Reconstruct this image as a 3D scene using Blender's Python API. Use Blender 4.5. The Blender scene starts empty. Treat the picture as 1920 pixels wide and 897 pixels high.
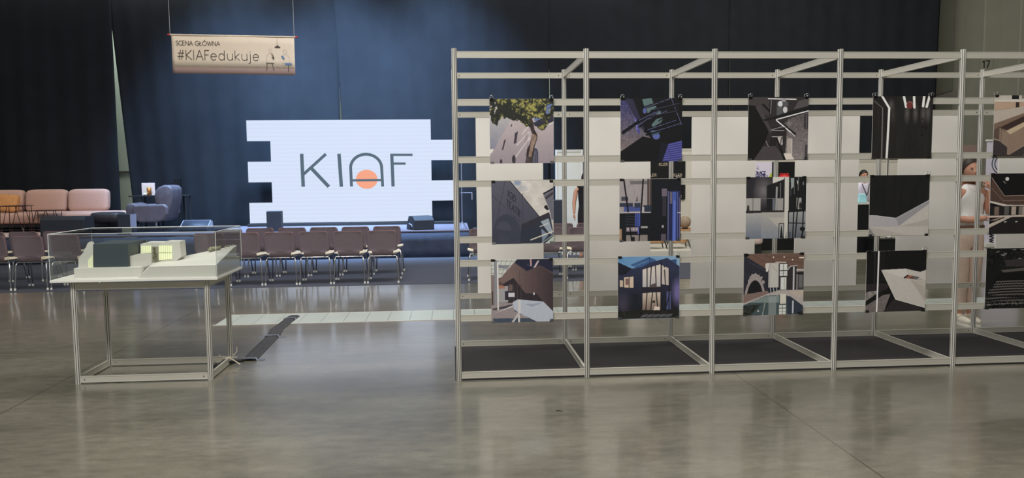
import bpy, bmesh, math, random
import numpy as np
from mathutils import Vector, Matrix
random.seed(7)
C = bpy.context.scene.collection
PI = math.pi
sc = bpy.context.scene
sc.view_settings.view_transform = 'Standard'
sc.view_settings.look = 'None'
sc.view_settings.gamma = 1
sc.view_settings.exposure = 0
sc.view_settings.use_curve_mapping = False

# ---------------------------------------------------------------- camera
FPX = 1479.05; YAW = .0757373; PITCH = -.0810977; ROLL = -.010398; CH = 1.572926
cf = np.array([math.sin(YAW)*math.cos(PITCH), math.cos(YAW)*math.cos(PITCH), math.sin(PITCH)])
r0 = np.array([math.cos(YAW), -math.sin(YAW), 0]); u0 = np.cross(r0, cf)
cr = math.cos(ROLL)*r0+math.sin(ROLL)*u0; cu = -math.sin(ROLL)*r0+math.cos(ROLL)*u0
cam = bpy.data.cameras.new('camera'); camo = bpy.data.objects.new('camera', cam); C.objects.link(camo)
cam.sensor_width = 36; cam.lens = FPX/1920*36; cam.clip_end = 200
camo.matrix_world = Matrix(((cr[0], cu[0], -cf[0], 0), (cr[1], cu[1], -cf[1], 0), (cr[2], cu[2], -cf[2], CH), (0, 0, 0, 1)))
sc.camera = camo
def at(px, py, Y=None, Z=None):
    "the place in the hall measured in the photograph: a pixel on the plane y=Y or z=Z"
    d = cf+cr*(px-960)/FPX-cu*(py-448.5)/FPX
    t = Y/d[1] if Y is not None else (Z-CH)/d[2]
    return (d[0]*t, d[1]*t, CH+d[2]*t)

# ---------------------------------------------------------------- materials
def lin(c):
    return tuple(((v/255)/12.92 if v/255 <= .04045 else ((v/255+.055)/1.055)**2.4) for v in c[:3])
def mat(name, col, rough=.6, metal=0, noise=0, nscale=20, bump=0, stretch=(1, 1, 1), emit=None, estr=1, spec=.5, sheen=0):
    m = bpy.data.materials.new(name); m.use_nodes = True; nt = m.node_tree; N = nt.nodes; b = N['Principled BSDF']
    c = lin(col)
    b.inputs['Base Color'].default_value = (*c, 1); b.inputs['Roughness'].default_value = rough
    b.inputs['Metallic'].default_value = metal; b.inputs['Specular IOR Level'].default_value = spec
    if sheen: b.inputs['Sheen Weight'].default_value = sheen
    if emit:
        b.inputs['Emission Color'].default_value = (*lin(emit), 1); b.inputs['Emission Strength'].default_value = estr
    if noise or bump:
        tc = N.new('ShaderNodeTexCoord'); mp = N.new('ShaderNodeMapping'); nz = N.new('ShaderNodeTexNoise')
        mp.inputs['Scale'].default_value = stretch
        nz.inputs['Scale'].default_value = nscale; nz.inputs['Detail'].default_value = 5
        nt.links.new(tc.outputs['Object'], mp.inputs['Vector']); nt.links.new(mp.outputs[0], nz.inputs['Vector'])
        if noise:
            r = N.new('ShaderNodeValToRGB'); nt.links.new(nz.outputs['Fac'], r.inputs[0])
            r.color_ramp.elements[0].position = .3; r.color_ramp.elements[1].position = .7
            r.color_ramp.elements[0].color = (*[v*(1-noise) for v in c], 1)
            r.color_ramp.elements[1].color = (*[min(1, v*(1+noise)) for v in c], 1)
            nt.links.new(r.outputs[0], b.inputs['Base Color'])
        if bump:
            bp = N.new('ShaderNodeBump'); bp.inputs['Strength'].default_value = bump; bp.inputs['Distance'].default_value = .01
            nt.links.new(nz.outputs['Fac'], bp.inputs['Height']); nt.links.new(bp.outputs[0], b.inputs['Normal'])
    return m
M = {}
M['alu'] = mat('brushed_aluminium', (216, 213, 206), .4, .2, .04, 60, stretch=(1, 1, .05))
M['alu_rail'] = mat('rail_aluminium', (194, 190, 178), .42, .15, .05, 30, stretch=(.05, 1, 1))
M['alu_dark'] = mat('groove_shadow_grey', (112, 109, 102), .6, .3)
M['panel'] = mat('white_panel', (236, 231, 225), .55, 0, .02, 4)
M['clip'] = mat('black_clip_steel', (18, 18, 18), .35)
M['wire'] = mat('clip_wire', (190, 190, 190), .3, .9)
M['print_edge'] = mat('print_backing', (215, 212, 205), .6)
M['carpet'] = mat('charcoal_carpet', (42, 39, 41), .95, 0, .15, 150, .4)
M['carpet_hall'] = mat('dark_grey_carpet', (66, 69, 80), .95, 0, .15, 60, .3)
M['stage_top'] = mat('stage_deck_grey', (82, 77, 88), .85, 0, .08, 12)
M['skirt'] = mat('stage_skirt_cloth', (50, 58, 76), .9, 0, .2, 6, .5)
M['curtain'] = mat('black_curtain_cloth', (31, 33, 37), 1, 0, .08, 3, 0, spec=.1)
M['wall'] = mat('hall_wall_paint', (98, 98, 86), .8, 0, .05, 1.5)
M['wall_back'] = mat('rear_wall_sheet', (190, 200, 188), .7, 0, .04, 2)
M['column'] = mat('concrete_column', (122, 121, 108), .8, 0, .04, 3)
M['black'] = mat('matt_black', (22, 23, 25), .6, 0, .1, 40)
M['blackbox'] = mat('speaker_black', (36, 40, 48), .7, 0, .15, 80, .2)
M['grille'] = mat('speaker_grille', (46, 51, 62), .55, .3, .3, 200, .5)
M['grey_side'] = mat('light_grey_cabinet', (140, 142, 160), .5)
M['white'] = mat('white_matt', (225, 224, 216), .55)
M['model_white'] = mat('model_card_white', (212, 210, 201), .6, 0, .02, 8)
M['model_top'] = mat('model_top_white', (218, 216, 207), .55, 0, .02, 8)
M['model_slate'] = mat('model_slate_block', (62, 72, 78), .5, 0, .05, 30)
M['model_green'] = mat('model_translucent_green', (98, 108, 98), .4)
M['model_glow'] = mat('model_lit_window', (225, 228, 190), .5, emit=(226, 232, 180), estr=.55)
M['model_glow2'] = mat('model_painted_light', (220, 222, 190), .5, emit=(222, 226, 170), estr=.25)
M['moss'] = mat('model_lichen', (150, 150, 122), .95, 0, .35, 60, .8)
M['twig'] = mat('model_twig', (105, 105, 78), .9)
M['model_bar'] = mat('model_glazing_bar', (186, 190, 150), .6)
M['model_recess'] = mat('model_recess', (150, 150, 128), .7)
M['tape'] = mat('silver_tape', (120, 125, 140), .35, .4)
M['cablegrey'] = mat('flat_cable_grey', (62, 61, 64), .6, 0, .15, 30)
M['white_cord'] = mat('white_cord', (225, 215, 195), .5)
M['chrome'] = mat('chrome_tube', (205, 205, 210), .18, 1)
M['chair_back'] = mat('brown_chair_fabric', (112, 98, 104), .8, 0, .08, 60, .2)
M['chair_edge'] = mat('chair_top_edge', (120, 80, 78), .6)
M['chair_seat'] = mat('birch_seat', (246, 232, 205), .4, 0, .03, 30)
M['sofa'] = mat('dusty_pink_boucle', (186, 150, 136), .95, 0, .08, 90, .5)
M['rug'] = mat('pale_pink_rug', (222, 200, 194), .95, 0, .05, 80, .3)
M['gold'] = mat('ochre_velvet', (196, 138, 84), .8, 0, .12, 20)
M['iron'] = mat('rusty_dark_iron', (60, 40, 38), .5, .4)
M['leather'] = mat('grey_leather', (86, 80, 88), .5, 0, .15, 12)
M['leather_dark'] = mat('dark_leather', (42, 40, 44), .5, 0, .15, 12)
M['copper'] = mat('copper_brass', (220, 150, 90), .3, .7)
M['cream_sign'] = mat('cream_banner_fabric', (212, 196, 176), .85, 0, .02, 10)
M['brown_sign'] = mat('banner_brown_strip', (140, 118, 110), .85, 0, .1, 30, stretch=(1, 1, 4))
M['ink'] = mat('ink_brown_black', (58, 48, 42), .8)
M['ink_blue'] = mat('ink_blue', (80, 115, 160), .8)
M['ink_slate'] = mat('ink_slate', (60, 72, 82), .8)
M['ink_faint'] = mat('ink_faint', (185, 172, 155), .8)
M['red'] = mat('red_plastic', (190, 40, 40), .5)
M['lilac'] = mat('poster_lilac_white', (208, 202, 218), .6)
M['lime'] = mat('poster_lime', (165, 185, 60), .6)
M['navy'] = mat('ink_navy', (40, 38, 90), .6)
M['kler'] = mat('black_gloss_panel', (14, 15, 18), .4)
M['kler_ink'] = mat('letter_sand', (150, 138, 120), .6)
M['wood'] = mat('oak_wood', (176, 136, 96), .5, 0, .15, 6, stretch=(1, 8, 8))
M['wicker'] = mat('wicker_shade', (150, 132, 112), .8, 0, .2, 60)
M['booth'] = mat('booth_wall_beige', (196, 192, 180), .6, 0, .03, 2)
M['cyan'] = mat('pale_cyan_bag', (160, 215, 225), .5)
M['skin'] = mat('skin', (205, 152, 128), .55, 0, .05, 12)
M['skin_dark'] = mat('skin_tanned', (178, 128, 100), .55, 0, .05, 12)
M['hair'] = mat('dark_brown_hair', (48, 34, 30), .6, 0, .3, 60, stretch=(8, 8, 1))
M['hairblack'] = mat('black_hair', (22, 18, 18), .6, 0, .3, 60)
M['shirt'] = mat('white_top_knit', (242, 242, 240), .8, 0, .02, 30)
M['trouser'] = mat('beige_trousers', (224, 200, 184), .85, 0, .05, 12, .3)
M['shoe'] = mat('white_shoe', (230, 222, 205), .5)
M['belt'] = mat('brown_belt', (120, 84, 62), .5)
M['dress'] = mat('black_dress', (24, 22, 28), .85)
M['eye'] = mat('eye_dark', (40, 28, 24), .3)
M['lip'] = mat('lips', (170, 90, 82), .5)
M['eyewhite'] = mat('eye_white', (225, 218, 212), .4)
M['string'] = mat('hanging_cord', (150, 150, 155), .5)
M['exit'] = mat('exit_sign', (70, 30, 30), .5)
M['exit_light'] = mat('exit_sign_light', (240, 225, 215), .5, emit=(240, 225, 215), estr=.5)
M['duct_plate'] = None

# floor: polished concrete with saw-cut joints
def floor_mat():
    m = bpy.data.materials.new('polished_concrete'); m.use_nodes = True; nt = m.node_tree; N = nt.nodes; L = nt.links; b = N['Principled BSDF']
    tc = N.new('ShaderNodeTexCoord')
    def noise(scale, sx, sy, det=6, rough=.6):
        mp = N.new('ShaderNodeMapping'); mp.inputs['Scale'].default_value = (sx, sy, 1); n = N.new('ShaderNodeTexNoise')
        n.inputs['Scale'].default_value = scale; n.inputs['Detail'].default_value = det; n.inputs['Roughness'].default_value = rough
        L.new(tc.outputs['Object'], mp.inputs['Vector']); L.new(mp.outputs[0], n.inputs['Vector']); return n
    n1 = noise(.9, .45, 1.6); n2 = noise(14, .5, 1.2, 8, .7); n3 = noise(70, 1, 1, 3)
    r1 = N.new('ShaderNodeValToRGB'); L.new(n1.outputs['Fac'], r1.inputs[0])
    r1.color_ramp.elements[0].position = .32; r1.color_ramp.elements[1].position = .68
    r1.color_ramp.elements[0].color = (*lin((112, 108, 94)), 1); r1.color_ramp.elements[1].color = (*lin((144, 139, 123)), 1)
    def mix(a, f, col, amt, mode='MULTIPLY'):
        mx = N.new('ShaderNodeMix'); mx.data_type = 'RGBA'; mx.blend_type = mode
        mx.inputs[0].default_value = amt; L.new(a, mx.inputs[6])
        rr = N.new('ShaderNodeValToRGB'); rr.color_ramp.elements[0].position = .35; rr.color_ramp.elements[1].position = .65
        rr.color_ramp.elements[0].color = (*col, 1); rr.color_ramp.elements[1].color = (1, 1, 1, 1); L.new(f, rr.inputs[0]); L.new(rr.outputs[0], mx.inputs[7])
        return mx.outputs[2]
    c = mix(r1.outputs[0], n2.outputs['Fac'], (.62, .62, .6), .8)
    n4 = noise(3.2, .35, 1.5, 8, .75); c = mix(c, n4.outputs['Fac'], (.74, .74, .72), .55)
    c = mix(c, n3.outputs['Fac'], (.7, .7, .7), .45)
    sp = N.new('ShaderNodeSeparateXYZ'); L.new(tc.outputs['Object'], sp.inputs[0])
    def joint(axis, off, half, period=5.25):
        a = N.new('ShaderNodeMath'); a.operation = 'SUBTRACT'; L.new(sp.outputs[axis], a.inputs[0]); a.inputs[1].default_value = off
        p = N.new('ShaderNodeMath'); p.operation = 'PINGPONG'; L.new(a.outputs[0], p.inputs[0]); p.inputs[1].default_value = period/2
        l = N.new('ShaderNodeMath'); l.operation = 'LESS_THAN'; L.new(p.outputs[0], l.inputs[0]); l.inputs[1].default_value = half
        return l.outputs[0]
    for ax, off in (('X', -3.06), ('Y', 7.4)):
        mx = N.new('ShaderNodeMix'); mx.data_type = 'RGBA'; L.new(joint(ax, off, .006), mx.inputs[0]); L.new(c, mx.inputs[6])
        mx.inputs[7].default_value = (*lin((88, 82, 68)), 1); c = mx.outputs[2]
    L.new(c, b.inputs['Base Color'])
    rr = N.new('ShaderNodeMapRange'); rr.inputs[3].default_value = .26; rr.inputs[4].default_value = .42; L.new(n2.outputs['Fac'], rr.inputs[0]); L.new(rr.outputs[0], b.inputs['Roughness'])
    b.inputs['Specular IOR Level'].default_value = .6; b.inputs['Coat Weight'].default_value = .8; b.inputs['Coat Roughness'].default_value = .13; b.inputs['Coat IOR'].default_value = 1.65
    bp = N.new('ShaderNodeBump'); bp.inputs['Strength'].default_value = .08; bp.inputs['Distance'].default_value = .004
    L.new(n1.outputs['Fac'], bp.inputs['Height']); L.new(bp.outputs[0], b.inputs['Normal'])
    return m
M['floor'] = floor_mat()
def clear_mat():
    m = bpy.data.materials.new('clear_acrylic'); m.use_nodes = True; nt = m.node_tree; N = nt.nodes; L = nt.links
    N.remove(N['Principled BSDF']); o = N['Material Output']
    t = N.new('ShaderNodeBsdfTransparent'); t.inputs[0].default_value = (.975, .985, .98, 1)
    g = N.new('ShaderNodeBsdfGlossy'); g.inputs['Roughness'].default_value = .02
    lw = N.new('ShaderNodeLayerWeight'); lw.inputs[0].default_value = .5; pw = N.new('ShaderNodeMath'); pw.operation = 'POWER'; pw.inputs[1].default_value = 5; L.new(lw.outputs['Facing'], pw.inputs[0])
    f = N.new('ShaderNodeMath'); f.operation = 'MULTIPLY_ADD'; f.inputs[1].default_value = .9; f.inputs[2].default_value = .045; L.new(pw.outputs[0], f.inputs[0])
    mx = N.new('ShaderNodeMixShader'); L.new(f.outputs[0], mx.inputs[0]); L.new(t.outputs[0], mx.inputs[1]); L.new(g.outputs[0], mx.inputs[2]); L.new(mx.outputs[0], o.inputs[0])
    return m
M['acrylic'] = clear_mat()
M['acrylic_edge'] = mat('acrylic_polished_edge', (225, 228, 225), .25)
def emis(name, col, s):
    m = bpy.data.materials.new(name); m.use_nodes = True; nt = m.node_tree; N = nt.nodes
    b = N['Principled BSDF']; b.inputs['Base Color'].default_value = (0, 0, 0, 1); b.inputs['Specular IOR Level'].default_value = .1
    b.inputs['Emission Color'].default_value = (*lin(col), 1); b.inputs['Emission Strength'].default_value = s
    return m
M['led'] = emis('led_white', (224, 234, 252), .97)
# faint darker module lines of the LED wall
nt = M['led'].node_tree; N = nt.nodes; L = nt.links
tc = N.new('ShaderNodeTexCoord'); wv = N.new('ShaderNodeTexWave'); wv.bands_direction = 'Z'; wv.inputs['Scale'].default_value = 3.6; wv.inputs['Distortion'].default_value = .4
L.new(tc.outputs['Object'], wv.inputs['Vector']); rp = N.new('ShaderNodeValToRGB'); L.new(wv.outputs['Fac'], rp.inputs[0])
rp.color_ramp.elements[0].color = (*lin((214, 227, 250)), 1); rp.color_ramp.elements[1].color = (*lin((220, 231, 253)), 1)
L.new(rp.outputs[0], N['Principled BSDF'].inputs['Emission Color'])
M['led_grey'] = emis('led_logo_grey', (88, 106, 120), 1)
M['led_orange'] = emis('led_logo_orange', (246, 166, 134), 1)

# ---------------------------------------------------------------- object helpers
def tag(o, label=None, cat=None, group=None, kind=None):
    if label: o['label'] = label
    if cat: o['category'] = cat
    if group: o['group'] = group
    if kind: o['kind'] = kind
    return o
def empty(name, loc=(0, 0, 0), rz=0):
    o = bpy.data.objects.new(name, None); C.objects.link(o); o.location = loc; o.rotation_euler = (0, 0, rz); o.empty_display_size = .1
    return o
class MB:
    def __init__(s): s.v = []; s.f = []; s.m = []; s.sm = []
    def add(s, vs, fs, m=0, smooth=False):
        n = len(s.v); s.v += [tuple(v) for v in vs]; s.f += [tuple(n+i for i in f) for f in fs]; s.m += [m]*len(fs); s.sm += [smooth]*len(fs); return s
    def box(s, x0, x1, y0, y1, z0, z1, m=0):
        return s.add([(x0, y0, z0), (x1, y0, z0), (x1, y1, z0), (x0, y1, z0), (x0, y0, z1), (x1, y0, z1), (x1, y1, z1), (x0, y1, z1)],
                     [(0, 3, 2, 1), (4, 5, 6, 7), (0, 1, 5, 4), (1, 2, 6, 5), (2, 3, 7, 6), (3, 0, 4, 7)], m)
    def prism(s, pts, lo, hi, axis='z', m=0, cap=True):
        "polygon (a,b) extruded: axis z -> (a,b,.), y -> (a,.,b), x -> (.,a,b)"
        def q(a, b, t): return (a, b, t) if axis == 'z' else ((a, t, b) if axis == 'y' else (t, a, b))
        n = len(pts); vs = [q(a, b, lo) for a, b in pts]+[q(a, b, hi) for a, b in pts]
        fs = [(i, (i+1) % n, n+(i+1) % n, n+i) for i in range(n)]
        if cap: fs += [tuple(range(n))[::-1], tuple(range(n, 2*n))]
        return s.add(vs, fs, m)
    def tube(s, pts, r, n=8, m=0, closed=False):
        pts = [Vector(p) for p in pts]; rings = []; rr = r if isinstance(r, (list, tuple)) else [r]*len(pts)
        up = None
        for i, p in enumerate(pts):
            a = pts[max(i-1, 0)]; b = pts[min(i+1, len(pts)-1)]; d = (b-a).normalized()
            if up is None:
                up = Vector((0, 0, 1)) if abs(d.z) < .9 else Vector((1, 0, 0))
            x = d.cross(up).normalized(); up = x.cross(d).normalized()
            rings.append([p+(x*math.cos(2*PI*k/n)+up*math.sin(2*PI*k/n))*rr[i] for k in range(n)])
        vs = [v for g in rings for v in g]; fs = []
        for i in range(len(pts)-1):
            for k in range(n): fs.append((i*n+k, i*n+(k+1) % n, (i+1)*n+(k+1) % n, (i+1)*n+k))
        s.add(vs, fs, m, True)
        s.add(rings[0], [tuple(range(n))[::-1]], m); s.add(rings[-1], [tuple(range(n))], m)
        return s
    def ball(s, c, rx, ry, rz, m=0, nu=14, nv=9, f=None):
        vs = []; fs = []
        for j in range(nv+1):
            t = PI*j/nv
            for i in range(nu):
                a = 2*PI*i/nu; p = Vector((math.sin(t)*math.cos(a), math.sin(t)*math.sin(a), math.cos(t)))
                if f: p = f(p)
                vs.append((c[0]+p[0]*rx, c[1]+p[1]*ry, c[2]+p[2]*rz))
        for j in range(nv):
            for i in range(nu): fs.append((j*nu+i, (j+1)*nu+i, (j+1)*nu+(i+1) % nu, j*nu+(i+1) % nu))
        return s.add(vs, fs, m, True)
    def lathe(s, prof, c=(0, 0), n=20, m=0):
        vs = [(c[0]+r*math.cos(2*PI*k/n), c[1]+r*math.sin(2*PI*k/n), z) for r, z in prof for k in range(n)]
        fs = [(i*n+k, i*n+(k+1) % n, (i+1)*n+(k+1) % n, (i+1)*n+k) for i in range(len(prof)-1) for k in range(n)]
        return s.add(vs, fs, m, True)
    def grid(s, fn, nu, nv, m=0, smooth=True):
        vs = [fn(i/nu, j/nv) for j in range(nv+1) for i in range(nu+1)]
        fs = [(j*(nu+1)+i, j*(nu+1)+i+1, (j+1)*(nu+1)+i+1, (j+1)*(nu+1)+i) for j in range(nv) for i in range(nu)]
        return s.add(vs, fs, m, smooth)
    def mesh(s, name, mats):
        me = bpy.data.meshes.new(name); me.from_pydata(s.v, [], s.f)
        for mm in (mats if isinstance(mats, (list, tuple)) else [mats]): me.materials.append(mm)
        me.polygons.foreach_set('material_index', s.m); me.polygons.foreach_set('use_smooth', s.sm)
        bm = bmesh.new(); bm.from_mesh(me); bmesh.ops.recalc_face_normals(bm, faces=bm.faces); bm.to_mesh(me); bm.free(); me.update()
        return me
    def build(s, name, mats, parent=None, bevel=0, seg=2, sub=0, solid=0):
        me = s.mesh(name, mats); o = bpy.data.objects.new(name, me); C.objects.link(o)
        if parent: o.parent = parent
        if solid: k = o.modifiers.new('s', 'SOLIDIFY'); k.thickness = solid; k.offset = 0
        if bevel: k = o.modifiers.new('b', 'BEVEL'); k.width = bevel; k.segments = seg; k.limit_method = 'ANGLE'
        if sub: k = o.modifiers.new('u', 'SUBSURF'); k.levels = sub; k.render_levels = sub
        return o
def soft(o):
    for p in o.data.polygons: p.use_smooth = True
    return o
def copy_tree(o, parent=None):
    c = o.copy(); C.objects.link(c); c.parent = parent
    for ch in list(o.children): copy_tree(ch, c)
    return c

# stroke lettering: glyphs as poly-lines on a unit cap height
def arc(cx, cy, rx, ry, a0, a1, n=14):
    return [(cx+rx*math.cos(math.radians(a0+(a1-a0)*i/n)), cy+ry*math.sin(math.radians(a0+(a1-a0)*i/n))) for i in range(n+1)]
G = {
 'S': (.52, [arc(.26, .75, .2, .24, 40, 200)+arc(.26, .26, .24, .26, 75, -150)]),
 'C': (.72, [arc(.45, .5, .42, .5, 48, 312, 20)]),
 'E': (.56, [[(.46, 1), (.06, 1), (.06, 0), (.46, 0)], [(.06, .53), (.42, .53)]]),
 'N': (.78, [[(.06, 0), (.06, 1), (.7, 0), (.7, 1)]]),
 'A': (.74, [[(.02, 0), (.37, 1), (.72, 0)], [(.15, .34), (.6, .34)]]),
 'G': (.84, [arc(.46, .5, .43, .5, 48, 330, 20)+[(.83, .46), (.5, .46)]]),
 'Ł': (.56, [[(.12, 1), (.12, 0), (.5, 0)], [(-.03, .36), (.36, .64)]]),
 'L': (.56, [[(.12, 1), (.12, 0), (.5, 0)]]),
 'Ó': (.96, [arc(.47, .5, .43, .5, 0, 360, 26), [(.44, 1.12), (.58, 1.28)]]),
 'O': (.96, [arc(.47, .5, .43, .5, 0, 360, 26)]),
 'W': (1.06, [[(.02, 1), (.28, 0), (.52, .95), (.76, 0), (1.02, 1)]]),
 '#': (.74, [[(.2, 0), (.36, 1)], [(.44, 0), (.6, 1)], [(.04, .33), (.64, .33)], [(.1, .68), (.7, .68)]]),
 'K': (.66, [[(.08, 0), (.08, 1)], [(.62, 1), (.1, .47), (.66, 0)]]),
 'I': (.24, [[(.1, 0), (.1, 1)]]),
 'F': (.54, [[(.08, 0), (.08, 1), (.5, 1)], [(.08, .53), (.44, .53)]]),
 'R': (.62, [[(.08, 0), (.08, 1), (.3, 1)]+arc(.3, .75, .24, .25, 90, -90)+[(.08, .5)], [(.3, .5), (.58, 0)]]),
 'T': (.6, [[(0, 1), (.6, 1)], [(.3, 1), (.3, 0)]]),
 'D': (.76, [[(.08, 0), (.08, 1), (.28, 1)]+arc(.28, .5, .42, .5, 90, -90)+[(.08, 0)]]),
 'e': (.72, [[(.06, .36), (.62, .36)]+arc(.34, .34, .28, .34, 4, 320, 18)]),
 'd': (.76, [arc(.34, .34, .28, .34, 0, 360, 20), [(.62, 0), (.62, 1)]]),
 'u': (.7, [[(.08, .68), (.08, .28)]+arc(.34, .27, .26, .27, 180, 360)+[(.6, .68)], [(.6, .4), (.6, 0)]]),
 'k': (.6, [[(.08, 0), (.08, 1.02)], [(.5, .68), (.1, .34), (.55, 0)]]),
 'j': (.3, [[(.16, .68), (.16, -.18)]+arc(.0, -.18, .16, .12, 0, -90, 5), [(.15, .9), (.17, .92)]]),
 ' ': (.34, []),
 '1': (.5, [[(.1, .8), (.34, 1), (.34, 0)]]),
 '7': (.6, [[(.03, 1), (.55, 1), (.2, 0)]]),
 'Ą': (.74, [[(.02, 0), (.37, 1), (.72, 0)], [(.15, .34), (.6, .34)], [(.68, 0), (.62, -.14), (.74, -.18)]]),
 'Z': (.6, [[(.05, 1), (.55, 1), (.03, 0), (.58, 0)]]),
 'J': (.45, [[(.34, 1), (.34, .2)]+arc(.18, .2, .16, .2, 0, -120, 6)]),
}
_rk = [0]
def ribbons(mb, lines, w, tf0, m=0, caps=True):
    "flat ribbons along poly-lines in the sheet (a,b); tf0 maps (a,b)->3-D; each stroke a hair in front of the last"
    def tf(a, b):
        p = tf0(a, b); return (p[0], p[1]-.00012*(_rk[0] % 16), p[2])
    for ln in lines:
        for (a, b), (c, d) in zip(ln, ln[1:]):
            dx, dy = c-a, d-b; l = math.hypot(dx, dy) or 1; nx, ny = -dy/l*w/2, dx/l*w/2
            ex, ey = (dx/l*w*.3, dy/l*w*.3) if caps else (0, 0); _rk[0] += 1
            mb.add([tf(a+nx-ex, b+ny-ey), tf(c+nx+ex, d+ny+ey), tf(c-nx+ex, d-ny+ey), tf(a-nx-ex, b-ny-ey)], [(0, 1, 2, 3)], m)
def text_lines(s, h, track=.06):
    x = 0; out = []
    for ch in s:
        w, st = G[ch]
        for l in st: out.append([((x+a)*h, b*h) for a, b in l])
        x += w+track
    return out, x*h
def fit_text(mb, s, x0, z0, width, h, w, tf, m=0, track=.06):
    ls, tw = text_lines(s, h, track); k = width/tw
    ribbons(mb, [[(x0+a*k, z0+b) for a, b in l] for l in ls], w, tf, m)
# ---------------------------------------------------------------- printed photographs (colour per vertex on a fine sheet)
NP = 230
_g = np.linspace(0, 1, NP+1); U, Vv = np.meshgrid(_g, _g)
_rng = np.random.RandomState(5)
def vnoise(fx, fy, oct=3, seed=0):
    r = np.random.RandomState(seed+11); out = np.zeros_like(U); amp = 1; tot = 0
    for o in range(oct):
        gx, gy = int(fx*2**o)+2, int(fy*2**o)+2; g = r.rand(gy+1, gx+1)
        x = U*(gx-1); y = Vv*(gy-1); i = x.astype(int); j = y.astype(int); a = x-i; b = y-j; a = a*a*(3-2*a); b = b*b*(3-2*b)
        out += amp*((g[j, i]*(1-a)+g[j, i+1]*a)*(1-b)+(g[j+1, i]*(1-a)+g[j+1, i+1]*a)*b); tot += amp; amp *= .55
    return out/tot
class Art:
    def __init__(s, base): s.im = np.zeros((NP+1, NP+1, 3)); s.im[:] = base
    def put(s, mask, col, al=1.):
        a = (mask*al)[..., None]; s.im = s.im*(1-a)+np.array(col, float)*a if np.ndim(col) == 1 else s.im*(1-a)+col*a
        return s
    def mask(s, pts):
        m = np.zeros(U.shape, bool); n = len(pts)
        for k in range(n):
            x0, y0 = pts[k]; x1, y1 = pts[(k+1) % n]
            if y0 == y1: continue
            c = ((y0 > Vv) != (y1 > Vv)) & (U < (x1-x0)*(Vv-y0)/(y1-y0)+x0); m ^= c
        return m.astype(float)
    def P(s, pts, col, al=1.): return s.put(s.mask(pts), col, al)
    def R(s, x0, y0, x1, y1, col, al=1.): return s.put(((U >= x0) & (U <= x1) & (Vv >= y0) & (Vv <= y1)).astype(float), col, al)
    def G(s, pts, c0, c1, ax=1, lo=0, hi=1):
        t = np.clip(((Vv if ax else U)-lo)/(hi-lo), 0, 1)[..., None]; return s.put(s.mask(pts), np.array(c0, float)*(1-t)+np.array(c1, float)*t)
    def L(s, pts, w, col, al=1.):
        for p, q in zip(pts, pts[1:]):
            d = np.array(q)-np.array(p); l2 = (d**2).sum() or 1e-9
            t = np.clip(((U-p[0])*d[0]+(Vv-p[1])*d[1])/l2, 0, 1); D = np.hypot(U-p[0]-t*d[0], Vv-p[1]-t*d[1])
            s.put(np.clip((w/2-D)*NP+.5, 0, 1), col, al)
        return s
    def E(s, cx, cy, rx, ry, col, al=1., softness=0):
        D = np.hypot((U-cx)/rx, (Vv-cy)/ry)
        return s.put(np.clip((1-D)/(softness or .02), 0, 1), col, al)
    def N(s, pts, amt, fx=30, fy=30, seed=1):
        n = (vnoise(fx, fy, 3, seed)-.5)*2*amt; m = s.mask(pts) if pts else 1.
        s.im = np.clip(s.im+(n*m)[..., None], 0, 255); return s
    def T(s, m, col): return s.put(m.astype(float), col)
FULL = [(-1, -1), (2, -1), (2, 2), (-1, 2)]
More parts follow.
